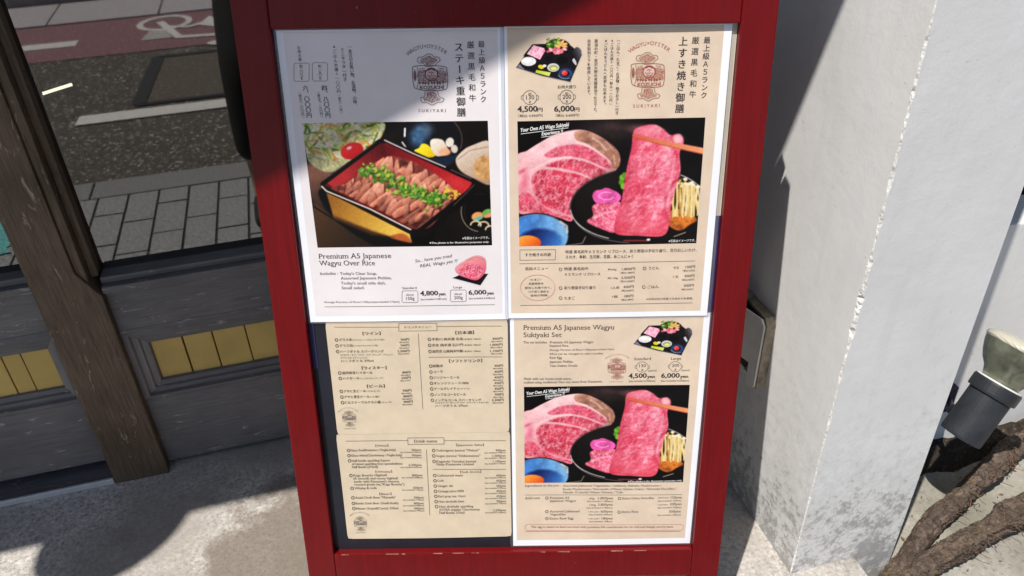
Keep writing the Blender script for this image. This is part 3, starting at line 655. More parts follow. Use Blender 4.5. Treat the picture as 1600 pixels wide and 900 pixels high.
    a.line([(575, 152), (760, 235), (965, 318)], 7, (232, 214, 214)); a.line([(1000, 335), (1130, 392)], 4, (170, 140, 140)); a.line([(176, 440), (205, 470), (480, 585), (745, 722)], 8, (232, 222, 206)); a.line([(210, 380), (520, 165)], 4, (120, 96, 92)); a.line([(1150, 430), (1020, 560)], 4, (140, 120, 116))
    return a
def marble(a, seed, sc=42, rot=.6, red=(198, 56, 80), fat=(236, 150, 160), thr=.10):
    wx = vnoise(a.x, a.y, sc*2.2, seed+1)*sc*1.3; wy = vnoise(a.x, a.y, sc*2.2, seed+2)*sc*1.3
    n1 = vnoise(a.x+wx, a.y+wy, sc, seed, 4, .6, 1.6, .8, rot); n2 = vnoise(a.x-wy, a.y+wx, sc*.45, seed+5, 3, .6, 1.6, .8, rot)
    v = np.maximum(np.clip(1-abs(n1-.5)/thr, 0, 1), .8*np.clip(1-abs(n2-.5)/(thr*.75), 0, 1))
    base = np.array(red)*(1+.32*(vnoise(a.x, a.y, sc*1.8, seed+9)-.5)[..., None]*2); return np.clip(base*(1-v[..., None])+np.array(fat)*v[..., None], 0, 255)
def art_pot():
    a = Art(330, 232, [(75, 38), (1273, 10), (1218, 815), (88, 835)], (12, 8, 10)); R = random.Random(4)
    a.put(np.ones_like(a.x), a.vary((13, 9, 11), .5, 120, 4)); a.ell(660, 90, 170, 75, a.vary((62, 46, 46), .6, 60, 5), 0, 90, .8)
    slab = [(60, 275), (140, 215), (230, 160), (330, 112), (480, 88), (600, 128), (700, 200), (730, 255), (720, 315), (640, 420), (500, 520), (440, 600), (420, 668), (330, 642), (200, 618), (60, 590)]
    a.fill(slab, a.vary(a.grad((247, 190, 192), (232, 140, 152), (300, 130), (300, 600)), .12, 60, 31))
    a.fill([(440, 105), (500, 92), (600, 128), (700, 200), (730, 255), (722, 318), (675, 322), (668, 280), (600, 225), (520, 175), (450, 150)], a.vary((172, 124, 106), .35, 40, 33), 8)
    a.line([(560, 140), (600, 165), (640, 210)], 9, (232, 206, 196), .7, 10); a.line([(640, 160), (690, 215)], 6, (220, 186, 170), .6, 8); a.line([(690, 250), (700, 310)], 14, (206, 150, 126), .8, 10)
    big = marble(a, 40, 40, .5); fine = marble(a, 60, 26, 1.0, (206, 70, 96))
    a.fill([(245, 245), (300, 205), (370, 184), (470, 180), (560, 214), (640, 268), (675, 312), (655, 328), (590, 305), (500, 268), (380, 252), (290, 262)], fine, 9)
    a.fill([(258, 312), (330, 280), (430, 270), (530, 292), (640, 345), (590, 400), (520, 372), (420, 340), (320, 322)], marble(a, 80, 30, .3), 9)
    a.fill([(165, 395), (205, 345), (270, 335), (360, 345), (470, 368), (545, 410), (500, 470), (450, 540), (415, 625), (345, 600), (260, 575), (195, 510)], big, 10)
    a.fill([(85, 500), (140, 480), (215, 550), (300, 610), (405, 640), (410, 662), (300, 632), (150, 606), (85, 585)], marble(a, 90, 24, .7, (200, 60, 84)), 9); a.ell(120, 420, 22, 60, (222, 110, 130), .2, 30, .8); a.ell(105, 345, 30, 12, (206, 90, 110), -.5, 16, .8)
    a.line([(165, 340), (300, 270), (420, 255)], 7, (250, 206, 206), .8, 8)
    # blue bowl with the egg yolk
    a.ell(195, 765, 214, 152, (18, 18, 26), 0, 5); a.ell(195, 768, 203, 143, a.grad((54, 104, 176), (176, 206, 230), (140, 660), (370, 700)), 0, 6)
    a.ell(195, 768, 203, 143, a.vary((84, 140, 206), .35, 46, 17), 0, 6, .55); a.ell(225, 805, 140, 88, a.grad((20, 40, 96), (70, 130, 196), (170, 760), (340, 860)), 0, 22); a.ringe(195, 768, 206, 146, 4, (150, 160, 170), 190, 340)
    a.line([(350, 670), (392, 700), (395, 740)], 12, (226, 226, 222), .8, 9); a.ell(142, 812, 84, 50, a.grad((255, 150, 60), (226, 84, 24), (120, 770), (190, 850)), 0, 5)
    # iron pot
    a.ell(850, 560, 440, 238, (11, 8, 8), -.06, 5); a.ell(850, 545, 405, 200, (20, 14, 13), -.06, 10); a.ell(620, 420, 160, 60, (40, 32, 30), -.5, 60, .6)
    a.ringe(850, 560, 436, 236, 6, (214, 208, 204), 118, 178, -.06); a.ringe(850, 572, 430, 238, 4, (160, 150, 146), 100, 165, -.06); a.ringe(850, 560, 434, 234, 4, (90, 84, 84), 178, 250, -.06); a.ringe(850, 560, 432, 232, 6, (206, 206, 204), -50, -18, -.06); a.ringe(850, 556, 412, 214, 4, (120, 116, 112), -55, -22, -.06)
    a.line([(755, 796), (905, 797)], 9, (150, 58, 58), 1, 6); a.line([(1075, 770), (1150, 742)], 5, (216, 196, 170)); a.ell(912, 790, 12, 8, (230, 224, 210)); a.line([(380, 832), (490, 815), (512, 770)], 6, (206, 196, 180), .7)
    # inside the pot
    for x, y in ((745, 385), (740, 415), (752, 440), (760, 370)): a.ell(x, y, 18, 20, R.choice([(122, 176, 50), (92, 148, 36)]), 0, 6)
    a.fill([(555, 505), (572, 470), (610, 462), (640, 450), (680, 462), (715, 480), (738, 510), (712, 545), (640, 550), (580, 548)], a.vary((228, 92, 160), .25, 30, 51), 6); a.ringe(645, 502, 48, 24, 7, (250, 150, 200), 30, 300)
    a.fill([(552, 575), (590, 548), (660, 552), (735, 545), (720, 640), (700, 740), (620, 722), (520, 672), (560, 630)], marble(a, 120, 34, -.5, (206, 70, 98), (240, 160, 176), .12), 7); a.line([(560, 650), (640, 610), (720, 600)], 10, (246, 190, 196), .55, 10)
    a.fill([(1040, 610), (1120, 590), (1225, 655), (1180, 690), (1110, 730), (1040, 690)], a.vary((186, 106, 40), .5, 26, 53), 8)
    for k in range(22):
        x = 1075+k*7.5+R.uniform(-6, 6); top = 440-R.uniform(0, 70)+abs(k-10)*3; a.line([(x, top), (x+R.uniform(-14, 10), 520), (x+R.uniform(-20, 30), 640-R.uniform(0, 30))], R.uniform(9, 15), R.choice([(226, 190, 126), (204, 160, 92), (236, 206, 150), (184, 138, 74)]), 1, 5)
        if k % 2: a.ell(x, top, 14, 10, (240, 222, 184), .2)
    # the lifted slice and the chopsticks
    sl = [(812, 112), (835, 78), (900, 58), (955, 55), (1005, 80), (1050, 116), (1110, 112), (1136, 160), (1110, 230), (1116, 340), (1088, 440), (1058, 560), (1046, 690), (1002, 765), (850, 764), (702, 748), (706, 640), (742, 520), (772, 330), (802, 200)]
    m = a.mask(sl, 6); nz = np.clip((vnoise(a.x, a.y, 62, 158, 4, .6, 1.5, .8, .9)-.3)*2.4, 0, 1)[..., None]; col = .5*marble(a, 150, 40, .9, (216, 62, 92), (246, 158, 172), .12)+.5*(np.array((212, 66, 90))*(1-nz)+np.array((247, 166, 176))*nz); sh = .94+.12*vnoise(a.x, a.y, 95, 160, 3); hot = np.clip(1-abs(a.x-(1010-.2*(a.y-300)))/70, 0, 1)*np.clip(vnoise(a.x, a.y, 40, 163)-.35, 0, 1)
    col = np.clip(col*sh[..., None]+hot[..., None]*np.array((60, 90, 90))*1.2, 0, 255); low = np.clip((a.y-560)/200, 0, 1)[..., None]; col = col*(1-low*.55)+np.array((222, 76, 92))*low*.55
    lf = np.clip(1-(a.x-(808-.16*(a.y-120)))/70, 0, 1)[..., None]*.30; col = col*(1-lf)+np.array((168, 26, 56))*lf
    fold = np.clip(1-abs(a.x-(1085-.10*(a.y-200)-30*np.sin(a.y/70)))/16, 0, 1)[..., None]*.35; col = col*(1-fold)+np.array((160, 30, 56))*fold
    wet = (np.clip(vnoise(a.x, a.y, 34, 171, 3)-.60, 0, 1)*2.6*np.clip(1-abs(a.x-960)/200, 0, 1)*np.clip(1-abs(a.y-420)/330, 0, 1))[..., None]; col = np.clip(col+wet*255*.5, 0, 255)
    a.put(m, col); a.ell(900, 90, 90, 26, (246, 150, 162), .1, 40, .6); a.line([(1080, 250), (1050, 420), (1030, 600)], 10, (250, 190, 196), .45, 16); a.line([(715, 735), (850, 752), (1000, 752)], 8, (190, 40, 60), .5, 12); a.ell(1100, 140, 30, 26, (248, 176, 184), 0, 24, .8)
    a.fill([(806, 117), (830, 114), (1050, 158), (1275, 198), (1275, 240), (1040, 190), (815, 137)], a.grad((206, 96, 74), (240, 152, 112), (815, 130), (1270, 220)), 5, False); a.line([(815, 134), (1040, 187), (1275, 236)], 4, (150, 66, 44), .8)
    return a
def art_tray(w_=150):
    a = Art(w_, int(w_*.667), [(35, 55), (710, 55), (710, 505), (35, 505)], (0, 0, 0), 0.); R = random.Random(8)
    a.fill([(42, 348), (205, 118), (560, 110), (702, 222), (585, 497), (300, 430)], (30, 25, 34), None, False); a.line([(45, 348), (300, 432), (585, 495)], 12, (74, 74, 90)); a.fill([(50, 345), (75, 318), (130, 350), (118, 372)], (120, 124, 140), 5, False)
    a.fill([(112, 232), (205, 118), (350, 165), (290, 280)], (24, 20, 24), None, False); a.fill([(150, 215), (215, 128), (345, 165), (280, 272)], marble(a, 300, 50, .5, (232, 120, 156), (250, 196, 210), .16), None, False)
    a.ell(455, 150, 132, 84, (22, 18, 20)); a.ell(455, 140, 112, 62, (60, 44, 30))
    for _ in range(46): a.ell(R.uniform(345, 480), R.uniform(70, 150), R.uniform(8, 20), R.uniform(6, 13), R.choice([(86, 138, 44), (124, 170, 70), (56, 100, 34), (196, 200, 110)]), R.uniform(-1.5, 1.5), 8)
    for _ in range(16): a.ell(R.uniform(450, 540), R.uniform(85, 150), 22, 10, R.choice([(226, 160, 84), (232, 190, 120), (206, 120, 90)]), R.uniform(-1, 1), 8)
    for _ in range(18): a.ell(R.uniform(360, 530), R.uniform(165, 205), 24, 13, R.choice([(232, 120, 134), (240, 170, 176), (206, 90, 104)]), R.uniform(-1, 1), 8)
    a.fill([(590, 235), (640, 150), (690, 175), (690, 235), (640, 330), (600, 300)], a.grad((20, 17, 20), (104, 100, 108), (600, 240), (690, 200)), 8); a.fill([(605, 285), (620, 260), (645, 300), (640, 330)], (190, 190, 196), 6)
    a.ell(165, 310, 80, 62, (28, 25, 32)); a.ell(166, 290, 75, 45, a.vary((226, 222, 218), .2, 16, 310)); a.ell(150, 280, 40, 20, (248, 246, 242), 0, 14)
    a.ell(300, 340, 54, 38, (24, 20, 26)); a.ell(290, 345, 30, 20, (226, 196, 40), .3); a.ell(325, 335, 20, 14, (226, 214, 190)); a.ell(500, 280, 60, 40, (12, 10, 12)); a.ell(370, 260, 40, 26, (15, 12, 15))
    a.ell(413, 352, 60, 42, (196, 200, 190)); a.ell(415, 356, 46, 29, (150, 156, 120)); a.ell(418, 362, 30, 16, (232, 216, 110), 0, 8)
    a.fill([(242, 376), (388, 402), (372, 440), (234, 402)], a.grad((176, 196, 50), (216, 220, 110), (240, 380), (370, 440)), None, False)
    a.ell(538, 408, 80, 60, (32, 44, 72)); a.ell(536, 412, 66, 46, (52, 84, 130), 0, 12); a.ell(532, 414, 46, 34, (18, 26, 50)); a.ell(527, 408, 30, 26, a.grad((248, 110, 84), (214, 40, 36), (515, 392), (545, 428))); a.ringe(538, 408, 78, 58, 5, (150, 170, 196), 60, 160)
    return a
def art_steak():
    a = Art(96, 82, [(1140, 130), (1425, 130), (1425, 370), (1140, 370)], (0, 0, 0), 0.)
    a.fill([(1147, 308), (1240, 268), (1421, 276), (1360, 366)], (22, 17, 20), None, False)
    a.fill([(1168, 240), (1195, 205), (1240, 178), (1300, 145), (1350, 138), (1395, 160), (1405, 205), (1398, 262), (1360, 310), (1320, 326), (1255, 308), (1195, 282)], a.grad((240, 150, 160), (214, 90, 110), (1250, 170), (1330, 320)))
    a.fill([(1200, 250), (1240, 205), (1300, 200), (1365, 225), (1385, 260), (1340, 310), (1265, 300), (1215, 280)], marble(a, 400, 22, .6, (216, 62, 92), (246, 170, 182), .12), 8); a.line([(1210, 215), (1290, 165), (1390, 185)], 12, (230, 130, 120), .8, 9); a.line([(1250, 172), (1330, 150), (1390, 170)], 6, (176, 120, 84), .7, 7)
    return a
def art_emblem(ink, mid, w_=96):
    a = Art(w_, int(w_*1.44), [(165, 165), (555, 165), (555, 728), (165, 728)], (0, 0, 0), 0.); R = random.Random(3)
    top = [(322, 298), (302, 268), (262, 262), (244, 240), (258, 208), (302, 200), (338, 174), (378, 178), (400, 202), (442, 206), (456, 236), (428, 264), (396, 294)]
    bot = [(318, 566), (304, 626), (266, 645), (282, 690), (322, 690), (372, 718), (424, 690), (468, 684), (484, 652), (440, 626), (418, 566)]
    body = [(188, 302), (330, 292), (515, 304), (542, 350), (548, 430), (542, 505), (515, 552), (350, 566), (205, 540), (180, 490), (172, 420), (176, 340)]
    def out(P, wd): Q = a.curve(P); a.line(np.vstack([Q, Q[:1]]), wd, ink)
    for P, c in ((top, (352, 240)), (bot, (372, 640))):
        P = [(c[0]+(x-c[0])*1.14, c[1]+(y-c[1])*1.05) for x, y in P]; out(P, 7); Q = (np.array(P, float)-c)*.76+np.array(c); m = a.mask(Q)*(.42+.5*(vnoise(a.x, a.y, 9, 7, 2) > .5)); a.put(m, mid)
    out(body, 8); a.line([(225, 308), (240, 420), (215, 538)], 6, ink); a.ell(198, 400, 17, 60, ink, 0, 8, .9); a.ell(196, 385, 6, 26, mid)
    band = a.mask([(236, 352), (380, 340), (528, 352), (536, 420), (530, 480), (380, 470), (240, 480)], 8)*(.45+.5*(vnoise(a.x, a.y, 8, 17, 2) > .48)); a.put(band, mid)
    pale = np.array(mid)*.25+np.array((226, 214, 206))*.75
    a.ell(375, 388, 74, 74, ink); a.ell(375, 388, 62, 62, pale)
    for P, wd in (([(340, 345), (375, 325), (410, 345)], 12), ([(350, 372), (372, 360), (398, 372)], 8), ([(352, 400), (375, 408), (400, 398)], 7), ([(330, 395), (360, 425), (395, 430), (420, 400)], 8), ([(375, 375), (375, 395)], 6), ([(345, 432), (375, 445), (405, 432)], 8)): a.line(P, wd, ink, .85)
    for k in range(9):
        x = 250+k*31+R.uniform(-4, 4); a.ell(x, 476+R.uniform(-5, 8), 14, 12, ink, 0, 6, .95); a.line([(x, 480), (x+R.uniform(-7, 7), 505)], 5, ink)
    return a
M_print, t, b = newmat('printed_picture'); at = N(t, 'ShaderNodeAttribute', attribute_name='print'); t.links.new(at.outputs['Color'], b.inputs['Base Color']); b.inputs['Roughness'].default_value = .4; b.inputs['Specular IOR Level'].default_value = .2
b.inputs['Coat Weight'].default_value = .08; b.inputs['Coat Roughness'].default_value = .10
PRINT_GAIN = .95
def place_art(name, a, quad, parent, layer, paper=None):
    tone = name != 'emblem'
    Q = np.array(quad, float); u, v = np.meshgrid(np.linspace(0, 1, a.w), np.linspace(0, 1, a.h))
    P = ((1-u)*(1-v))[..., None]*Q[0]+(u*(1-v))[..., None]*Q[1]+(u*v)[..., None]*Q[2]+((1-u)*v)[..., None]*Q[3]
    inv = parent_world(parent).inverted()
    V = [tuple(inv @ SP(p[0], p[1], layer)) for p in P.reshape(-1, 2)]
    I = np.arange(a.w*a.h).reshape(a.h, a.w); F = np.stack([I[1:, :-1], I[1:, 1:], I[:-1, 1:], I[:-1, :-1]], -1).reshape(-1, 4)
    xx = np.clip(a.c/255., 0, 1); xx = xx-.05*np.sin(2*np.pi*xx) if tone else xx; gy_ = xx.mean(-1, keepdims=True); xx = xx+(gy_-xx)*(.10 if tone else 0); colr = s2l(xx*255)*PRINT_GAIN
    if paper is not None:
        colr = colr*a.a[..., None]+np.array(paper)*(1-a.a[..., None])
        al = np.maximum.reduce([a.a[1:, :-1], a.a[1:, 1:], a.a[:-1, 1:], a.a[:-1, :-1]]).reshape(-1); F = F[al > .03]
    me = bpy.data.meshes.new(name); me.from_pydata(V, [], F.tolist())
    at_ = me.attributes.new('print', 'FLOAT_COLOR', 'POINT'); at_.data.foreach_set('color', np.concatenate([colr.reshape(-1, 3), np.ones((a.w*a.h, 1))], 1).astype(np.float32).ravel())
    me.materials.append(M_print); me.update(); o = bpy.data.objects.new(name, me); o.parent = parent; COL.objects.link(o); return o
# ------------------------------------------------------------------ lettering
_gc = {}
def glyphs(txt, off, serif):
    key = (txt, off, serif)
    if key in _gc: return _gc[key]
    c = bpy.data.curves.new('lettering', 'FONT'); c.body = txt; c.resolution_u = 3; c.offset = off
    o = bpy.data.objects.new('lettering', c); COL.objects.link(o); dg = bpy.context.evaluated_depsgraph_get(); ev = o.evaluated_get(dg); me = ev.to_mesh()
    V = [(v.co.x, v.co.y) for v in me.vertices]; F = [list(p.vertices) for p in me.polygons]
    if serif:
        from collections import Counter
        cnt = Counter(tuple(sorted(e)) for f in F for e in zip(f, f[1:]+f[:1]))
        for (i, j), k in list(cnt.items()):
            if k != 1: continue
            (x0, y0), (x1, y1) = V[i], V[j]
            if abs(y0-y1) > .004 or not .04 < abs(x1-x0) < .17: continue
            if min(abs(y0-q) for q in (0, -.23, .449, .682, .686, .70, .71)) > .022: continue
            lo = y0 < .2; xa, xb = min(x0, x1)-.06, max(x0, x1)+.06; ya, yb = (y0, y0+.038) if lo else (y0-.038, y0)
            n_ = len(V); V += [(xa, ya), (xb, ya), (xb, yb), (xa, yb)]; F.append([n_, n_+1, n_+2, n_+3])
    ev.to_mesh_clear(); bpy.data.objects.remove(o); bpy.data.curves.remove(c)
    _gc[key] = (V, F); return V, F
def is_cjk(s): return any(ord(ch) > 0x2fff or ch in '※〇' for ch in s)
INK = {'k': 0, 'g': 1, 'w': 2, 'r': 3, 'er': 4}
def style(st):
    """ink, base offset, contrast shift, serif, slant"""
    if st == 'm': return 'k', -.005, .012, 0, 0
    if st == 'mb': return 'k', -.002, .020, 0, 0
    if st == 's': return 'k', -.010, .009, 1, 0
    if st == 'g': return 'g', -.004, .006, 1, 0
    if st == 'b': return 'k', .006, .024, 1, 0
    if st == 'i': return 'k', -.010, .006, 0, .28
    if st == 'w': return 'w', .0, .006, 0, 0
    if st == 'ws': return 'w', .004, .006, 1, 0
    if st == 'wi': return 'w', .008, .012, 0, .28
    if st in ('er', 'er_'): return 'er', -.004, .006, 1, 0
    if st == 'erb': return 'er', .012, .03, 0, 0
    if st in ('ek', 'ek_'): return 'k', -.004, .006, 1, 0
    return 'k', 0, 0, 0, 0
class Sheet:
    def __init__(s): s.V = []; s.F = []; s.M = []
    def put(s, V, F, ink, fn):
        k = len(s.V); s.V += [fn(x, y) for x, y in V]; s.F += [[i+k for i in f] for f in F]; s.M += [INK[ink]]*len(F)
def layout(sh, item, base):
    kind = item[0]
    if kind == 'H':
        _, p, txt, u0, v0, u1, v1, cap, st = item
        ink, off, con, ser, slant = style(st); cj = is_cjk(txt)
        if st.endswith('_'): txt = ' '.join(txt)
        V, F = glyphs(txt, off, bool(ser) and not cj)
        xs = [q[0] for q in V]; x0, x1 = min(xs), max(xs); d = Vector((u1-u0, v1-v0)); L_ = d.length; d.normalize(); nrm = Vector((d.y, -d.x))
        sy_ = cap/(.84 if cj else .69); sx_ = L_/max(x1-x0, .01)
        for k, sh_ in enumerate(((-con, con) if con else (0,))):
            sh.put(V, F, ink, lambda x, y: (u0+d.x*((x-x0+slant*y)*sx_+sh_*sy_)+nrm.x*y*sy_, v0+d.y*((x-x0)*sx_)+nrm.y*y*sy_, base+.02*k))
    elif kind == 'V':
        _, p, txt, u0, v0, u1, v1, size, st = item
        ink, off, con, ser, slant = style(st); n_ = len(txt); D = Vector((u1-u0, v1-v0)); L_ = D.length; D.normalize(); pitch = (L_-size)/max(1, n_-1); s_ = size/.93
        # Japanese set upright, sheet horizontals stay horizontal
        for i, ch in enumerate(txt):
            V, F = glyphs(ch, off, False)
            if not V: continue
            cu = u0+D.x*(size/2+i*pitch); cv = v0+D.y*(size/2+i*pitch)
            rot = ch in 'ー〔〕−（）〈〉'; xs = [q[0] for q in V]; ys = [q[1] for q in V]
            cx, cy = ((min(xs)+max(xs))/2, (min(ys)+max(ys))/2) if (rot or ord(ch) < 0x3000 or ch in 'Ａ５ｇ〇一') else (.5, .38)
            if ch in '、。': cx, cy = -.10, -.22
            sc_ = min(1., pitch*1.12/size)
            for k, sh_ in enumerate(((-con, con) if con else (0,))):
                if rot: sh.put(V, F, ink, lambda x, y: (cu+(y-cy)*s_+sh_*s_, cv+(x-cx)*s_*sc_, base+.02*k))
                else: sh.put(V, F, ink, lambda x, y: (cu+(x-cx)*s_+sh_*s_, cv-(y-cy)*s_*sc_, base+.02*k))
    elif kind == 'A':
        _, p, txt, cu, cv, R_, a0, a1, cap, st = item
        ink, off, con, ser, slant = style(st); n_ = len(txt); s_ = cap/.69
        for i, ch in enumerate(txt):
            V, F = glyphs(ch, off, True); an = math.radians(a0+(a1-a0)*i/(n_-1)); xs = [q[0] for q in V]; cx = (min(xs)+max(xs))/2
            sh.put(V, F, ink, lambda x, y: (cu+math.sin(an)*(R_+y*s_)+math.cos(an)*(x-cx)*s_, cv-math.cos(an)*(R_+y*s_)+math.sin(an)*(x-cx)*s_, base))
    elif kind == 'L':
        _, p, pts, wd, st, closed = item
        pp = list(zip(pts[::2], pts[1::2])); qq = []
        for i in range(len(pp) if closed else len(pp)-1):
            a_, b_ = pp[i], pp[(i+1) % len(pp)]; m_ = max(1, int(math.hypot(b_[0]-a_[0], b_[1]-a_[1])/8)); qq += [(a_[0]+(b_[0]-a_[0])*k/m_, a_[1]+(b_[1]-a_[1])*k/m_) for k in range(m_)]
        if not closed: qq.append(pp[-1])
        V, F = ribbon(qq, max(wd, .40), 0, bool(closed)); sh.put([(x, y) for x, y, z in V], F, {'k': 'k', 'w': 'w', 'r': 'r'}[st], lambda x, y: (x, y, base+.045))
def ink(name, col): return simple(name, col, .5, .05, 50)
INKS = [ink('black_ink', (.035, .028, .026)), ink('grey_ink', (.10, .085, .08)), ink('white_ink', (.82, .81, .79)), ink('red_ink', (.62, .12, .12)), None]
M_er1 = ink('maroon_ink', (.17, .05, .055)); M_er2 = ink('brick_red_ink', (.40, .10, .075)); M_blk = INKS[0]
def papermat(name, col, var=.05, sc=14):
    m, t, b = newmat(name); v = coords(t); f = noise(t, v, sc, 5, .6); t.links.new(ramp(t, f, [(.3, tuple(c*(1-var) for c in col)), (.7, tuple(min(1, c*(1+var)) for c in col))]), b.inputs['Base Color'])
    b.inputs['Roughness'].default_value = .45; b.inputs['Specular IOR Level'].default_value = .3; b.inputs['Coat Weight'].default_value = .12; b.inputs['Coat Roughness'].default_value = .12; return m
PC1 = tuple(s2l((228, 221, 222))); PC2 = tuple(s2l((216, 196, 174))); PC3 = tuple(s2l((212, 195, 170)))
M_white = papermat('white_paper', tuple(s2l((236, 238, 244))), .01); M_p1 = papermat('pale_printed_paper', PC1, .04); M_p2 = papermat('beige_printed_paper', PC2, .08, 22); M_p3 = papermat('tan_printed_paper', PC3, .07, 26)
def filmmat():
    m = bpy.data.materials.new('laminate_film'); m.use_nodes = True; t = m.node_tree; t.nodes.clear(); o = N(t, 'ShaderNodeOutputMaterial'); mx = N(t, 'ShaderNodeMixShader'); tr = N(t, 'ShaderNodeBsdfTransparent'); tr.inputs[0].default_value = (.9, .9, .92, 1); g = N(t, 'ShaderNodeBsdfGlossy'); g.inputs['Roughness'].default_value = .12
    d = N(t, 'ShaderNodeBsdfDiffuse'); d.inputs[0].default_value = (.75, .77, .85, 1); m2 = N(t, 'ShaderNodeMixShader'); m2.inputs[0].default_value = .5; t.links.new(g.outputs[0], m2.inputs[1]); t.links.new(d.outputs[0], m2.inputs[2])
    mx.inputs[0].default_value = .14; t.links.new(tr.outputs[0], mx.inputs[1]); t.links.new(m2.outputs[0], mx.inputs[2]); t.links.new(mx.outputs[0], o.inputs[0]); return m
M_film = filmmat()
LIFT = 0.
def SP(u, v, n):      # point of the poster sheets, a little wavy as laminated sheets are
    return S(u, v, n+LIFT+.55*math.sin(u*.021+v*.013)+.4*math.sin(v*.031-u*.008+1.3))
def sheetgrid(x0, x1, y0, y1, layer, corner=0, step=9.):
    nx_ = max(2, int((x1-x0)/step)); ny_ = max(2, int((y1-y0)/step)); V = []; F = []
    for j in range(ny_+1):
        for i in range(nx_+1):
            u = x0+(x1-x0)*i/nx_; v = y0+(y1-y0)*j/ny_
            if corner:      # rounded laminate corners
                for (cx, cy, sx_, sy_) in ((x0+corner, y0+corner, -1, -1), (x1-corner, y0+corner, 1, -1), (x0+corner, y1-corner, -1, 1), (x1-corner, y1-corner, 1, 1)):
                    if (u-cx)*sx_ > 0 and (v-cy)*sy_ > 0:
                        d = math.hypot(u-cx, v-cy)
                        if d > corner: u = cx+(u-cx)*corner/d; v = cy+(v-cy)*corner/d
            V.append(SP(u, v, layer))
    for j in range(ny_):
        for i in range(nx_): a = j*(nx_+1)+i; F.append([a+nx_+1, a+nx_+2, a+1, a])
    return V, F
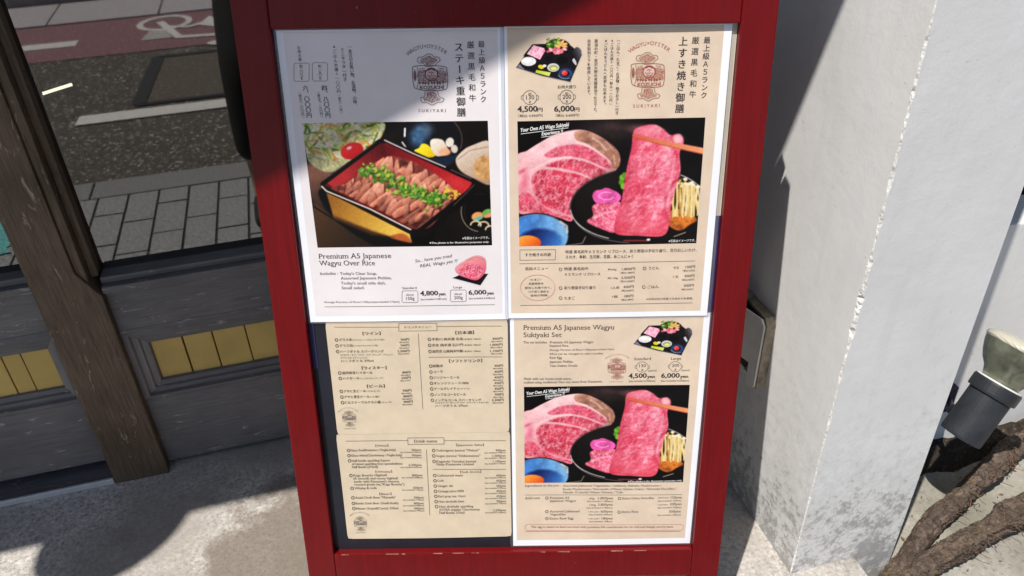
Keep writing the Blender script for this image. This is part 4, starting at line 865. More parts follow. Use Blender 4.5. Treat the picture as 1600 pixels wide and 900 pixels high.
TABLE = [
('V',1,'最上級Ａ５ランク',266.9,16.7,267.7,96.5,8.62,'m'),
('V',1,'厳選黒毛和牛',252.8,17.1,253.3,95.1,9.27,'m'),
('V',1,'ステーキ重御膳',237.1,18.4,237.6,115.1,11.65,'mb'),
('V',1,'〔本日のお吸い物、お漬物、小鉢、',94.3,19.8,95.2,101.0,5.2,'m'),
('V',1,'ミニサラダ〕付き',84.4,22.9,84.5,66.2,5.21,'m'),
('V',1,'※ごはん大盛＋一〇〇円',74.0,19.5,74.4,81.8,4.98,'m'),
('V',1,'〔税込一一〇円〕',74.5,83.6,75.5,109.9,3.63,'m'),
('V',1,'お肉大盛',27.6,20.0,27.5,39.2,4.34,'m'),
('L',1,[20.8,41.9,37.3,42.1,38.9,43.9,36.7,63.8,34.7,65.6,18.1,65.3,16.5,63.5,18.8,43.6],0.44,'k',1),
('L',1,[45.2,41.6,61.7,41.8,63.3,43.6,61.3,63.7,59.3,65.5,42.7,65.2,41.1,63.4,43.2,43.3],0.44,'k',1),
('V',1,'約二〇〇ｇ',28.1,43.8,27.0,63.7,4.2,'m'),
('V',1,'約一五〇ｇ',52.7,44.1,51.7,64.0,4.19,'m'),
('V',1,'六、〇〇〇円',30.5,70.7,31.5,114.4,7.2,'mb'),
('V',1,'四、八〇〇円',55.8,71.0,56.9,114.7,7.2,'mb'),
('V',1,'〔税込六、六〇〇円〕',22.1,78.9,23.1,114.9,3.85,'m'),
('V',1,'〔税込五、二八〇円〕',47.2,78.7,48.4,114.8,3.85,'m'),
('A',1,'WAGYU×OYSTER',195.6,62.4,37.4,-38,37,4.68,'er'),
('H',1,'SUKIYAKI',179.6,108.3,216.6,108.8,3.91,'er_'),
('H',1,'※写真はイメージです。',232.5,291.2,270.9,290.6,3.82,'w'),
('H',1,'※The photo is for illustrative purposes only.',184.9,297.2,270.7,296.8,3.35,'ws'),
('H',1,'Premium A5 Japanese',22.7,318.2,128.0,318.3,7.61,'s'),
('H',1,'Wagyu Over Rice',22.2,328.9,103.6,329.4,7.67,'s'),
('H',1,'Includes :',22.2,343.6,48.5,343.3,4.18,'g'),
('H',1,"Today's Clear Soup,",51.2,343.8,105.3,344.2,4.18,'g'),
('H',1,'Assorted Japanese Pickles,',51.5,351.1,126.5,351.4,4.2,'g'),
('H',1,"Today's small side dish,",51.3,358.9,117.2,359.5,4.22,'g'),
('H',1,'Small salad.',51.8,366.5,85.5,366.6,4.24,'g'),
('H',1,'※Large Portion of Rice+100yen',23.5,388.2,96.5,388.7,3.44,'g'),
('H',1,'[tax included 110yen]',97.4,388.7,135.1,388.8,2.79,'g'),
('L',1,[23.3,394.4,276.9,395.1],0.48,'k',0),
('H',1,'So... have you tried',162.5,325.8,215.5,318.4,4.95,'i'),
('H',1,'REAL Wagu yet ??',169.2,333.7,223.5,326.1,4.97,'i'),
('H',1,'Standard',141.0,367.4,162.4,367.3,3.39,'g'),
('L',1,[142.0,370.2,162.3,370.5,163.7,372.2,162.9,387.6,161.2,389.2,140.8,388.9,139.3,387.2,140.3,371.9],0.47,'k',1),
('H',1,'about',146.0,378.1,157.5,378.1,3.2,'g'),
('H',1,'150g',145.3,385.1,157.9,384.9,4.93,'g'),
('H',1,'4,800',167.1,378.2,193.1,378.0,7.03,'b'),
('H',1,'yen',193.9,378.6,204.5,378.4,4.69,'b'),
('H',1,'[tax included 5,280 yen]',167.3,385.7,205.1,385.4,2.78,'g'),
('H',1,'Large',216.0,367.5,229.1,367.5,3.38,'g'),
('L',1,[213.2,370.2,233.5,370.5,235.0,372.2,234.5,387.6,232.8,389.3,212.4,389.0,210.9,387.2,211.6,371.9],0.47,'k',1),
('H',1,'about',217.4,378.1,228.9,378.1,3.19,'g'),
('H',1,'200g',216.9,385.2,229.5,384.9,4.92,'g'),
('H',1,'6,000',238.5,378.2,264.5,378.0,7.03,'b'),
('H',1,'yen',265.3,378.7,275.9,378.4,4.68,'b'),
('H',1,'[tax included 6,600yen]',238.8,385.7,276.7,385.4,2.78,'g'),
('V',2,'最上級Ａ５ランク',562.7,15.3,564.2,95.2,8.69,'m'),
('V',2,'厳選黒毛和牛',547.7,15.1,549.1,94.1,9.3,'m'),
('V',2,'上すき焼き御膳',531.6,14.9,532.8,114.1,11.78,'mb'),
('A',2,'WAGYU×OYSTER',488.4,62.5,37.6,-38,38,4.7,'er'),
('H',2,'SUKIYAKI',469.8,106.2,505.7,105.6,3.96,'er_'),
('V',2,'〔ごはん・たまご・お漬物・柚子おろし〕付き',446.5,16.9,448.0,115.6,4.54,'m'),
('V',2,'※ごはん大盛＋一〇〇円〔税込一一〇円〕',438.4,16.8,439.2,102.9,4.13,'m'),
('V',2,'※ごはんをうどんへ変更も出来ます。',430.2,16.7,430.8,104.3,4.54,'m'),
('V',2,'醤油の町・金沢大野の老舗醤油で仕立てた、',417.3,16.5,418.7,114.8,4.54,'m'),
('V',2,'自家製割り下を使用しています。',407.9,16.4,409.3,90.9,4.54,'m'),
('H',2,'お肉大盛り',367.5,79.1,391.6,79.0,4.1,'m'),
('L',2,[339.4,90.9,339.0,93.8,337.7,96.3,335.6,98.4,333.0,99.7,330.2,100.1,327.3,99.6,324.7,98.3,322.7,96.1,321.4,93.5,320.9,90.6,321.4,87.7,322.7,85.2,324.8,83.1,327.4,81.8,330.2,81.4,333.1,81.9,335.6,83.3,337.7,85.4,339.0,88.0],0.52,'k',1),
('L',2,[321.0,87.1,318.5,88.8,318.5,92.3,320.9,94.1],0.48,'k',0),
('L',2,[339.4,87.4,341.9,89.2,341.9,92.6,339.4,94.3],0.48,'k',0),
('H',2,'約',328.2,87.5,332.2,87.5,3.26,'m'),
('H',2,'130',324.7,93.1,335.9,93.0,5.45,'s'),
('H',2,'g',328.8,97.3,331.5,97.3,3.28,'s'),
('L',2,[389.0,90.9,388.6,93.8,387.3,96.4,385.3,98.4,382.7,99.7,379.9,100.1,377.0,99.6,374.4,98.3,372.3,96.2,371.0,93.5,370.5,90.6,370.9,87.8,372.2,85.2,374.2,83.1,376.8,81.9,379.6,81.4,382.5,81.9,385.1,83.3,387.1,85.4,388.5,88.0],0.52,'k',1),
('L',2,[370.5,87.2,368.0,88.9,368.1,92.3,370.5,94.1],0.48,'k',0),
('L',2,[388.9,87.4,391.4,89.2,391.4,92.7,389.0,94.4],0.48,'k',0),
('H',2,'約',377.7,87.5,381.7,87.5,3.26,'m'),
('H',2,'200',374.3,93.1,385.5,93.0,5.45,'s'),
('H',2,'g',378.5,97.3,381.1,97.3,3.28,'s'),
('H',2,'4,500',313.5,109.6,340.1,109.3,7.27,'b'),
('H',2,'円',340.5,109.5,347.2,109.4,5.29,'mb'),
('H',2,'6,000',363.1,110.0,390.0,109.7,7.28,'b'),
('H',2,'円',390.4,110.0,397.1,109.8,5.29,'mb'),
('H',2,'〔税込 4,950円〕',314.8,116.7,347.4,116.4,3.54,'m'),
('H',2,'〔税込 6,600円〕',365.2,116.9,397.0,116.7,3.54,'m'),
('H',2,'Your Own A5 Wagu Sukiyaki',316.8,137.3,382.9,130.3,5.37,'wi'),
('H',2,'Experience !!',346.2,142.5,374.7,139.4,4.96,'wi'),
('L',2,[317.7,139.9,382.5,132.4],0.65,'w',0),
('L',2,[345.7,144.8,374.0,141.8],0.65,'w',0),
('H',2,'※写真はイメージです。',529.6,299.9,568.0,299.3,3.84,'w'),
('L',2,[314.9,308.6,366.4,308.8,366.3,324.5,314.8,324.6],0.45,'k',1),
('H',2,'すき焼きの内容',322.3,318.5,359.8,318.5,4.71,'m'),
('H',2,'特選 黒毛和牛Ａ５ランク リブロース、彩り野菜の手切り盛り、百万石しいたけ、',380.8,314.7,571.2,314.5,4.7,'m'),
('H',2,'えのき、車麩、生花麩、豆腐、糸こんにゃく',381.5,322.5,479.4,322.7,4.72,'m'),
('L',2,[313.8,330.1,570.4,329.4],0.45,'k',0),
('L',2,[314.6,396.8,571.5,396.4],0.47,'k',0),
('H',2,'追加メニュー',322.2,340.0,356.0,339.9,4.57,'m'),
('H',2,'特選 黒毛和牛',379.4,341.0,415.0,341.0,4.57,'m'),
('H',2,'Ａ５ランク リブロース',380.3,349.4,432.3,349.5,4.18,'m'),
('H',2,'彩り野菜手切り盛り',379.8,371.3,425.7,371.1,4.66,'m'),
('H',2,'たまご',380.4,387.9,395.7,387.7,4.71,'m'),
('H',2,'うどん',503.0,341.4,517.7,341.3,4.58,'m'),
('H',2,'ごはん',502.8,371.4,519.2,371.1,4.67,'m'),
('H',2,'約65g',443.3,341.8,455.8,341.8,2.91,'m'),
('H',2,'約130g',443.5,355.6,458.3,355.4,2.94,'m'),
('H',2,'1人前',448.9,371.3,461.2,371.0,3.6,'m'),
('H',2,'1個',451.0,385.8,458.8,385.7,3.64,'m'),
('H',2,'半玉',539.0,340.9,547.1,340.9,3.33,'m'),
('H',2,'1玉',539.9,355.1,547.5,355.1,3.36,'m'),
('H',2,'1,800円',463.6,341.9,482.9,341.8,4.16,'m'),
('H',2,'3,500円',463.2,355.7,483.0,355.3,4.2,'m'),
('H',2,'600円',467.4,370.3,482.3,370.1,4.24,'m'),
('H',2,'180円',469.0,385.4,482.4,385.2,4.28,'m'),
('H',2,'150円',556.7,340.4,570.6,340.0,4.17,'m'),
('H',2,'300円',556.2,354.6,570.7,354.4,4.2,'m'),
('H',2,'300円',556.3,369.9,570.9,369.7,4.25,'m'),
('H',2,'〔税込1,980円〕',461.9,347.3,482.6,347.2,2.71,'m'),
('H',2,'〔税込3,850円〕',462.2,360.9,482.8,360.8,2.74,'m'),
('H',2,'〔税込660円〕',464.3,375.9,482.5,375.8,2.77,'m'),
('H',2,'〔税込198円〕',464.9,390.9,482.6,390.5,2.79,'m'),
('H',2,'〔税込165円〕',553.2,345.7,570.7,345.6,2.72,'m'),
('H',2,'〔税込330円〕',552.7,360.2,570.8,360.0,2.74,'m'),
('H',2,'〔税込330円〕',553.3,375.6,570.5,375.4,2.77,'m'),
('H',2,'※お米は石川県産つきあかりを使用。',502.2,390.4,571.6,390.4,3.22,'m'),
('H',2,'−たまご−',328.1,357.0,346.4,356.8,3.15,'m'),
('H',2,'高級魚粉を',327.5,363.3,349.3,363.2,3.16,'m'),
('H',2,'配合した餌で育て、',322.0,370.0,360.7,369.9,3.18,'m'),
('H',2,'コク深く濃厚な',326.9,376.2,357.2,376.2,3.19,'m'),
('H',2,'旨味が特徴。',330.4,382.4,356.8,382.2,3.2,'m'),
('L',2,[376.3,339.8,375.2,341.9,372.9,341.9,371.7,339.7,372.8,337.5,375.1,337.6],0.66,'k',1),
('L',2,[376.8,369.5,375.7,371.7,373.4,371.7,372.2,369.5,373.3,367.3,375.7,367.3],0.68,'k',1),
('L',2,[377.0,385.7,375.9,387.9,373.5,387.9,372.3,385.6,373.5,383.4,375.8,383.5],0.68,'k',1),
('L',2,[499.1,339.7,498.0,341.9,495.7,341.8,494.4,339.7,495.5,337.5,497.8,337.6],0.67,'k',1),
('L',2,[499.4,369.5,498.4,371.7,496.0,371.6,494.7,369.4,495.8,367.2,498.1,367.3],0.68,'k',1),
('L',2,[366.1,368.7,365.7,372.3,364.6,375.7,362.8,379.0,360.3,381.9,357.1,384.4,353.5,386.4,349.5,387.9,345.2,388.7,340.7,389.0,336.3,388.6,332.0,387.6,328.0,386.0,324.4,383.9,321.2,381.3,318.7,378.3,316.9,375.0,315.7,371.5,315.4,368.0,315.8,364.4,317.0,361.0,318.9,357.8,321.4,354.9,324.5,352.5,328.1,350.5,332.1,349.1,336.4,348.2,340.8,348.0,345.1,348.3,349.4,349.3,353.4,350.9,357.0,352.9,360.1,355.5,362.6,358.4,364.5,361.7,365.7,365.2],0.47,'r',1),
('L',3,[132.2,423.7,189.0,424.2,188.8,436.6,131.1,436.3],0.45,'k',1),
('H',3,'ドリンクメニュー',140.4,432.0,180.5,431.9,4.06,'m'),
('L',3,[34.3,428.3,131.4,429.6],0.45,'k',0),
('L',3,[189.4,429.8,286.6,430.9],0.45,'k',0),
('L',3,[160.2,440.9,159.7,573.9],0.45,'k',0),
('L',3,[173.4,481.7,286.1,482.6],0.47,'k',0),
('H',3,'【ワイン】',76.4,441.8,103.4,441.6,5.0,'mb'),
('H',3,'【ウィスキー】',70.1,500.7,108.0,500.6,5.19,'mb'),
('H',3,'【ビール】',75.6,533.4,102.9,533.1,5.29,'mb'),
('H',3,'【日本酒】',216.3,443.1,244.3,442.9,5.0,'mb'),
('H',3,'【ソフトドリンク】',204.7,491.1,255.3,491.0,5.15,'mb'),
('L',3,[38.1,449.9,36.8,452.0,34.5,452.0,33.6,449.8,34.9,447.7,37.2,447.7],0.78,'k',1),
('H',3,'グラス赤',39.8,451.7,59.3,451.4,4.35,'m'),
('H',3,'〔プリミティーヴォ/イタリア産〕',59.9,451.4,108.0,451.4,2.75,'m'),
('H',3,'760円',133.0,452.3,145.9,452.0,4.12,'m'),
('H',3,'〔税込836円〕',130.6,456.4,145.2,456.1,2.29,'m'),
('L',3,[38.0,459.7,36.7,461.9,34.4,461.9,33.5,459.6,34.8,457.5,37.1,457.5],0.78,'k',1),
('H',3,'グラス白',39.5,461.6,58.8,461.2,4.38,'m'),
('H',3,'〔シャルドネ/イタリア産〕',59.4,461.2,98.1,461.1,2.76,'m'),
('H',3,'760円',132.3,462.1,145.3,461.9,4.14,'m'),
('H',3,'〔税込836円〕',130.0,466.2,144.6,466.0,2.31,'m'),
('L',3,[37.9,469.6,36.5,471.8,34.3,471.8,33.4,469.5,34.7,467.4,37.0,467.4],0.79,'k',1),
('H',3,'ハーフボトル スパークリング',39.4,471.5,105.9,471.9,4.41,'m'),
('H',3,'2,200円',126.9,472.0,145.1,471.8,4.17,'m'),
('H',3,'〔税込2420円〕',127.5,476.1,144.4,475.9,2.32,'m'),
('L',3,[37.7,506.8,36.4,509.0,34.1,509.0,33.1,506.7,34.5,504.5,36.8,504.5],0.81,'k',1),
('H',3,'加賀棒茶ハイボール',39.2,508.7,85.9,508.7,4.51,'m'),
('H',3,'800円',131.8,509.2,144.3,509.0,4.26,'m'),
('H',3,'〔税込880円〕',129.4,513.5,143.6,513.2,2.37,'m'),
('L',3,[37.6,516.5,36.3,518.7,34.0,518.7,33.1,516.4,34.4,514.2,36.7,514.2],0.81,'k',1),
('H',3,'ハイボール',39.1,518.4,64.9,518.1,4.54,'m'),
('H',3,'〈ニッカフロンティア〉',65.5,518.1,101.5,518.0,2.86,'m'),
('H',3,'650円',130.1,518.9,143.9,518.7,4.29,'m'),
('H',3,'〔税込715円〕',127.7,523.2,143.2,523.0,2.39,'m'),
('L',3,[37.0,539.2,35.6,541.5,33.3,541.5,32.4,539.1,33.8,536.9,36.1,536.9],0.82,'k',1),
('H',3,'アサヒ生ビール',38.5,541.2,73.1,541.0,4.6,'m'),
('H',3,'〈マルエフ〉',73.7,541.0,95.6,540.7,2.9,'m'),
('H',3,'700円',130.3,541.7,143.8,541.4,4.35,'m'),
('H',3,'〔税込770円〕',127.9,546.0,143.1,545.8,2.42,'m'),
('L',3,[37.1,549.4,35.8,551.7,33.4,551.6,32.5,549.3,33.9,547.0,36.2,547.1],0.83,'k',1),
('H',3,'アサヒ黒生ビール',38.6,551.3,77.9,551.3,4.63,'m'),
('H',3,'〈小瓶〉',78.6,551.3,94.2,550.8,2.92,'m'),
('H',3,'800円',130.7,551.9,144.2,551.6,4.38,'m'),
('H',3,'〔税込880円〕',128.3,556.2,143.6,556.0,2.44,'m'),
('L',3,[37.1,559.4,35.7,561.7,33.3,561.6,32.4,559.3,33.8,557.0,36.1,557.0],0.83,'k',1),
('H',3,'ピルスナーウルケル小瓶',38.4,561.3,94.5,561.5,4.65,'m'),
('H',3,'〈チェコ〉',95.1,561.5,111.7,561.1,2.94,'m'),
('H',3,'900円',130.5,561.9,144.5,561.6,4.4,'m'),
('H',3,'〔税込990円〕',128.1,566.2,143.8,566.0,2.45,'m'),
('L',3,[178.7,451.2,177.5,453.3,175.2,453.3,174.2,451.1,175.4,448.9,177.7,449.0],0.78,'k',1),
('H',3,'手取川 純米酒 名流',180.1,453.0,227.2,453.1,4.34,'m'),
('H',3,'〈本流の 150ml〉',227.8,453.1,254.3,452.8,2.74,'m'),
('H',3,'900円',272.3,453.6,287.3,453.3,4.11,'m'),
('H',3,'〔税込990円〕',270.1,457.6,286.8,457.4,2.29,'m'),
('L',3,[178.6,461.2,177.4,463.4,175.1,463.4,174.1,461.2,175.3,459.0,177.6,459.0],0.78,'k',1),
('H',3,'宗玄 純米酒 石川門',180.0,463.1,226.8,463.2,4.37,'m'),
('H',3,'〈本流の 180ml〉',227.5,463.2,254.0,462.9,2.76,'m'),
('H',3,'1,000円',268.0,463.6,287.1,463.4,4.14,'m'),
('H',3,'〔税込1100円〕',268.7,467.7,286.6,467.5,2.3,'m'),
('L',3,[178.5,471.8,177.2,474.0,175.0,474.0,174.0,471.8,175.2,469.6,177.5,469.6],0.79,'k',1),
('H',3,'加賀鳶 山廃純米吟醸',179.8,473.7,226.5,473.8,4.4,'m'),
('H',3,'〈本流の 150ml〉',227.1,473.8,253.7,473.5,2.78,'m'),
('H',3,'1,100円',268.3,474.2,286.9,474.0,4.17,'m'),
('H',3,'〔税込1210円〕',269.1,478.4,286.4,478.2,2.32,'m'),
('L',3,[178.2,497.2,177.0,499.5,174.7,499.4,173.7,497.2,174.9,494.9,177.2,495.0],0.8,'k',1),
('H',3,'炭酸水',178.8,499.1,195.4,498.7,4.47,'m'),
('H',3,'450円',273.8,499.7,287.3,499.4,4.23,'m'),
('H',3,'〔税込495円〕',271.6,503.9,286.8,503.7,2.36,'m'),
('L',3,[178.1,507.6,176.9,509.8,174.6,509.8,173.6,507.5,174.8,505.3,177.1,505.3],0.8,'k',1),
('H',3,'コーラ',179.7,509.5,193.9,509.0,4.5,'m'),
('H',3,'450円',273.6,510.1,287.1,509.8,4.26,'m'),
('H',3,'〔税込495円〕',271.4,514.3,286.7,514.1,2.37,'m'),
('L',3,[178.1,517.6,176.8,519.8,174.5,519.8,173.5,517.5,174.7,515.2,177.0,515.3],0.81,'k',1),
('H',3,'ジンジャーエール',179.2,519.5,219.6,519.4,4.53,'m'),
('H',3,'450円',273.6,520.0,287.2,519.8,4.28,'m'),
('H',3,'〔税込495円〕',271.4,524.3,286.7,524.1,2.39,'m'),
('L',3,[178.0,527.6,176.7,529.8,174.4,529.8,173.4,527.5,174.6,525.2,176.9,525.3],0.81,'k',1),
('H',3,'オレンジジュース100%',179.3,529.5,233.3,529.7,4.55,'m'),
('H',3,'450円',273.4,530.1,287.2,529.8,4.31,'m'),
('H',3,'〔税込495円〕',271.2,534.4,286.7,534.1,2.4,'m'),
('L',3,[177.9,537.7,176.6,539.9,174.3,539.9,173.3,537.6,174.5,535.3,176.8,535.3],0.82,'k',1),
('H',3,'アールグレイティ',179.3,539.6,217.8,539.5,4.58,'m'),
('H',3,'〈アイス〉',218.4,539.5,235.7,539.1,2.89,'m'),
('H',3,'450円',273.2,540.2,287.1,539.9,4.34,'m'),
('H',3,'〔税込495円〕',271.0,544.5,286.6,544.2,2.42,'m'),
('L',3,[177.8,548.0,176.5,550.3,174.2,550.3,173.2,548.0,174.4,545.7,176.8,545.7],0.82,'k',1),
('H',3,'ノンアルコールビール',179.4,550.0,228.6,550.1,4.61,'m'),
('H',3,'700円',273.2,550.6,287.1,550.3,4.36,'m'),
('H',3,'〔税込770円〕',270.9,554.9,286.6,554.7,2.43,'m'),
('L',3,[177.9,558.0,176.7,560.3,174.3,560.3,173.3,557.9,174.6,555.6,176.9,555.7],0.83,'k',1),
('H',3,'ノンアルコール スパークリング',179.5,560.0,252.0,560.4,4.64,'m'),
('H',3,'2,200円',268.9,560.5,287.1,560.3,4.39,'m'),
('H',3,'〔税込2420円〕',269.7,564.9,286.7,564.7,2.45,'m'),
('H',3,'〔エスパス・オブ・リマリ・スパークリング・ブリュット',39.5,476.8,119.6,477.2,3.03,'m'),
('H',3,'スペシャル エディション〕',39.0,481.7,79.3,481.9,3.03,'m'),
('H',3,'ハーフボトル 375ml',39.1,487.8,88.8,487.6,4.22,'m'),
('H',3,'〔ジョエア オーガニック スパークリング シャルドネ〕',179.8,563.9,262.9,564.5,3.18,'m'),
('H',3,'ハーフボトル 375ml',179.5,570.3,229.8,570.1,4.42,'m'),
('A',3,'WAGYU×OYSTER',42.3,588.5,18.7,-48,48,1.99,'ek'),
('H',3,'SUKIYAKI',34.1,607.8,51.9,607.6,2.02,'ek_'),
('L',4,[132.8,626.5,190.6,626.9,190.3,638.7,132.3,638.6],0.54,'k',1),
('H',4,'Drink menu',142.8,635.3,179.3,635.3,5.11,'s'),
('L',4,[33.8,630.2,132.5,631.3],0.54,'k',0),
('L',4,[190.8,632.3,289.2,633.7],0.54,'k',0),
('L',4,[161.5,648.5,160.3,779.0],0.54,'k',0),
('L',4,[169.9,686.7,289.1,688.5],0.55,'k',0),
('H',4,'【Wine】',80.2,642.0,100.8,641.8,4.32,'g'),
('H',4,'【Whisky】',76.3,692.6,103.0,692.2,4.45,'g'),
('H',4,'【Beer】',79.3,736.9,99.0,736.6,4.57,'g'),
('H',4,'【Japanese Sake】',209.8,642.6,253.9,642.5,4.32,'g'),
('H',4,'【Soft Drink】',214.3,694.4,248.2,694.2,4.45,'g'),
('L',4,[38.7,648.1,37.3,650.5,34.9,650.5,33.9,648.0,35.3,645.6,37.7,645.6],0.87,'k',1),
('H',4,'Glass Red(Primitivo / Puglia,Italy)',39.3,650.0,112.1,650.4,4.08,'g'),
('H',4,'760yen',137.3,651.1,153.1,650.8,3.8,'g'),
('H',4,'(tax included 836yen)',119.2,654.6,152.9,654.6,2.45,'g'),
('L',4,[38.5,658.1,37.1,660.6,34.7,660.5,33.7,658.0,35.1,655.6,37.5,655.6],0.87,'k',1),
('H',4,'Glass white(Chardonnay / Puglia,Italy)',39.3,660.0,121.5,660.6,4.1,'g'),
('H',4,'760yen',137.1,661.2,152.8,660.9,3.82,'g'),
('H',4,'(tax included 836yen)',118.8,664.7,152.6,664.7,2.46,'g'),
('L',4,[38.5,668.2,37.1,670.7,34.7,670.7,33.7,668.1,35.1,665.7,37.5,665.7],0.88,'k',1),
('H',4,'Half bottle sparkling Espace',39.4,670.2,100.9,670.4,4.13,'g'),
('H',4,'2,200yen',130.9,680.0,152.2,679.8,3.87,'g'),
('H',4,'(tax included 2420yen)',118.0,683.6,152.0,683.6,2.49,'g'),
('L',4,[38.0,697.2,36.6,699.8,34.2,699.7,33.2,697.2,34.6,694.7,37.0,694.7],0.89,'k',1),
('H',4,'Kaga Boucha Highball',39.4,699.2,94.0,699.3,4.2,'g'),
('H',4,'800yen',135.5,700.3,152.7,700.0,3.91,'g'),
('H',4,'(tax included 880yen)',118.3,703.9,152.5,704.0,2.52,'g'),
('L',4,[37.7,722.8,36.2,725.3,33.7,725.3,32.7,722.7,34.2,720.2,36.7,720.2],0.91,'k',1),
('H',4,'Whisky & soda',39.2,724.8,75.5,724.6,4.26,'g'),
('H',4,'650yen',135.7,724.8,152.1,724.5,3.97,'g'),
('H',4,'(tax included 715yen)',117.4,728.4,151.8,728.5,2.56,'g'),
('L',4,[37.4,741.6,36.0,744.1,33.5,744.1,32.5,741.5,34.0,738.9,36.4,738.9],0.92,'k',1),
('H',4,'Asahi Draft Beer "Maruefu"',38.5,743.6,105.8,743.9,4.3,'g'),
('H',4,'700yen',135.7,744.7,152.2,744.4,4.01,'g'),
('H',4,'(tax included 770yen)',117.3,748.4,151.9,748.4,2.59,'g'),
('L',4,[37.1,753.0,35.7,755.6,33.2,755.6,32.2,752.9,33.7,750.4,36.1,750.4],0.92,'k',1),
('H',4,'Bottle Dark Beer (Small-Asahi)',38.5,755.1,109.1,755.4,4.33,'g'),
('H',4,'800yen',135.2,756.2,151.8,755.9,4.04,'g'),
('H',4,'(tax included 880yen)',116.8,759.9,151.6,759.9,2.6,'g'),
('L',4,[36.9,763.4,35.5,766.0,33.0,766.0,32.0,763.3,33.4,760.7,35.9,760.8],0.93,'k',1),
('H',4,'Pilsner Urquell(Czech) 330ml',37.8,765.5,108.4,765.8,4.36,'g'),
('H',4,'900yen',135.1,766.6,151.7,766.3,4.06,'g'),
('H',4,'(tax included 990yen)',116.6,770.3,151.5,770.4,2.62,'g'),
('L',4,[175.4,650.6,174.1,653.1,171.7,653.1,170.6,650.6,172.0,648.1,174.4,648.2],0.87,'k',1),
('H',4,'Tedorigawa Junmai "Meiryu"',176.8,652.6,246.5,652.9,4.07,'g'),
('H',4,'900yen',272.9,653.6,288.9,653.4,3.8,'g'),
('H',4,'(tax included 990yen)',255.1,657.2,288.9,657.2,2.45,'g'),
('L',4,[175.2,661.0,173.8,663.4,171.4,663.4,170.4,660.9,171.7,658.4,174.1,658.5],0.87,'k',1),
('H',4,'Sogen Junmai "Ishikawamon"',176.8,662.9,248.1,663.3,4.1,'g'),
('H',4,'1,000yen',267.4,663.9,288.8,663.7,3.82,'g'),
('H',4,'(tax included 1100yen)',254.9,667.5,288.7,667.5,2.46,'g'),
('L',4,[175.1,671.6,173.8,674.1,171.4,674.1,170.3,671.6,171.6,669.1,174.0,669.1],0.88,'k',1),
('H',4,'Kagatobi Yamahai Junmai',176.3,673.6,240.9,673.9,4.12,'g'),
('H',4,'1,100yen',267.8,674.6,288.6,674.4,3.85,'g'),
('H',4,'(tax included 1210yen)',254.6,678.2,288.6,678.2,2.48,'g'),
('L',4,[174.7,699.0,173.4,701.5,170.9,701.5,169.8,698.9,171.2,696.4,173.6,696.5],0.89,'k',1),
('H',4,'Carbonated water',176.1,701.0,218.9,700.9,4.19,'g'),
('H',4,'450yen',272.6,702.1,288.4,701.8,3.91,'g'),
('H',4,'(tax included 495yen)',254.1,705.7,288.4,705.7,2.52,'g'),
('L',4,[174.7,709.4,173.3,711.9,170.9,711.9,169.8,709.3,171.1,706.8,173.6,706.8],0.9,'k',1),
('H',4,'Cola',176.3,711.4,186.6,710.7,4.21,'g'),
('H',4,'450yen',272.4,712.5,288.5,712.2,3.93,'g'),
('H',4,'(tax included 495yen)',254.1,716.1,288.4,716.1,2.53,'g'),
('L',4,[174.6,719.8,173.3,722.3,170.8,722.3,169.7,719.7,171.1,717.2,173.5,717.2],0.9,'k',1),
('H',4,'Ginger ale',176.3,721.8,201.3,721.4,4.24,'g'),
('H',4,'450yen',272.4,722.9,288.3,722.6,3.96,'g'),
('H',4,'(tax included 495yen)',253.8,726.5,288.3,726.6,2.55,'g'),
('L',4,[174.6,730.3,173.3,732.8,170.8,732.8,169.7,730.2,171.0,727.6,173.5,727.7],0.91,'k',1),
('H',4,'Orange juice100%',176.3,732.3,219.0,732.2,4.27,'g'),
('H',4,'450yen',272.2,733.4,288.4,733.1,3.98,'g'),
('H',4,'(tax included 495yen)',253.8,737.0,288.4,737.1,2.56,'g'),
('L',4,[174.6,740.5,173.2,743.1,170.8,743.1,169.7,740.4,171.0,737.9,173.5,737.9],0.91,'k',1),
('H',4,'Earl grey tea <Ice>',176.3,742.5,221.7,742.5,4.29,'g'),
('H',4,'450yen',272.0,743.6,288.3,743.4,4.0,'g'),
('H',4,'(tax included 495yen)',253.6,747.3,288.2,747.4,2.58,'g'),
('L',4,[174.6,751.1,173.2,753.7,170.7,753.7,169.6,751.0,171.0,748.4,173.4,748.5],0.92,'k',1),
('H',4,'Non alcoholic beer',176.2,753.2,219.0,753.0,4.32,'g'),
('H',4,'700yen',272.0,754.3,288.1,754.0,4.03,'g'),
('H',4,'(tax included 770yen)',253.3,758.0,288.0,758.0,2.6,'g'),
('L',4,[174.8,761.2,173.4,763.8,170.9,763.8,169.8,761.1,171.2,758.5,173.7,758.6],0.93,'k',1),
('H',4,'Non alcoholic sparkling',176.5,763.3,233.3,763.4,4.34,'g'),
('H',4,'2,200yen',266.2,772.7,287.8,772.5,4.07,'g'),
('H',4,'(tax included 2420yen)',252.8,776.5,287.7,776.5,2.62,'g'),
('H',4,'of Limari sparkling brut specialedition',39.3,676.5,121.2,677.1,4.14,'g'),
('H',4,'Half Bottle [375ml]',38.7,682.5,80.3,682.7,4.16,'g'),
('H',4,'(A smooth and toasty highball',39.1,705.1,111.6,705.8,4.21,'g'),
('H',4,"made with Kanazawa's famous",39.2,711.3,113.1,712.0,4.23,'g'),
('H',4,'roasted green tea,"Kaga Boucha")',39.2,717.2,121.6,718.0,4.24,'g'),
('H',4,'Ginjo Kanazawa Limited',176.0,679.1,237.0,679.3,4.14,'g'),
('H',4,'JOYEA organic Chardonnay',176.6,769.6,244.4,770.0,4.36,'g'),
('H',4,'Half Bottle 375ml',176.3,776.0,218.6,776.2,4.37,'g'),
('A',4,'WAGYU×OYSTER',42.8,793.0,20.7,-44,44,2.36,'ek'),
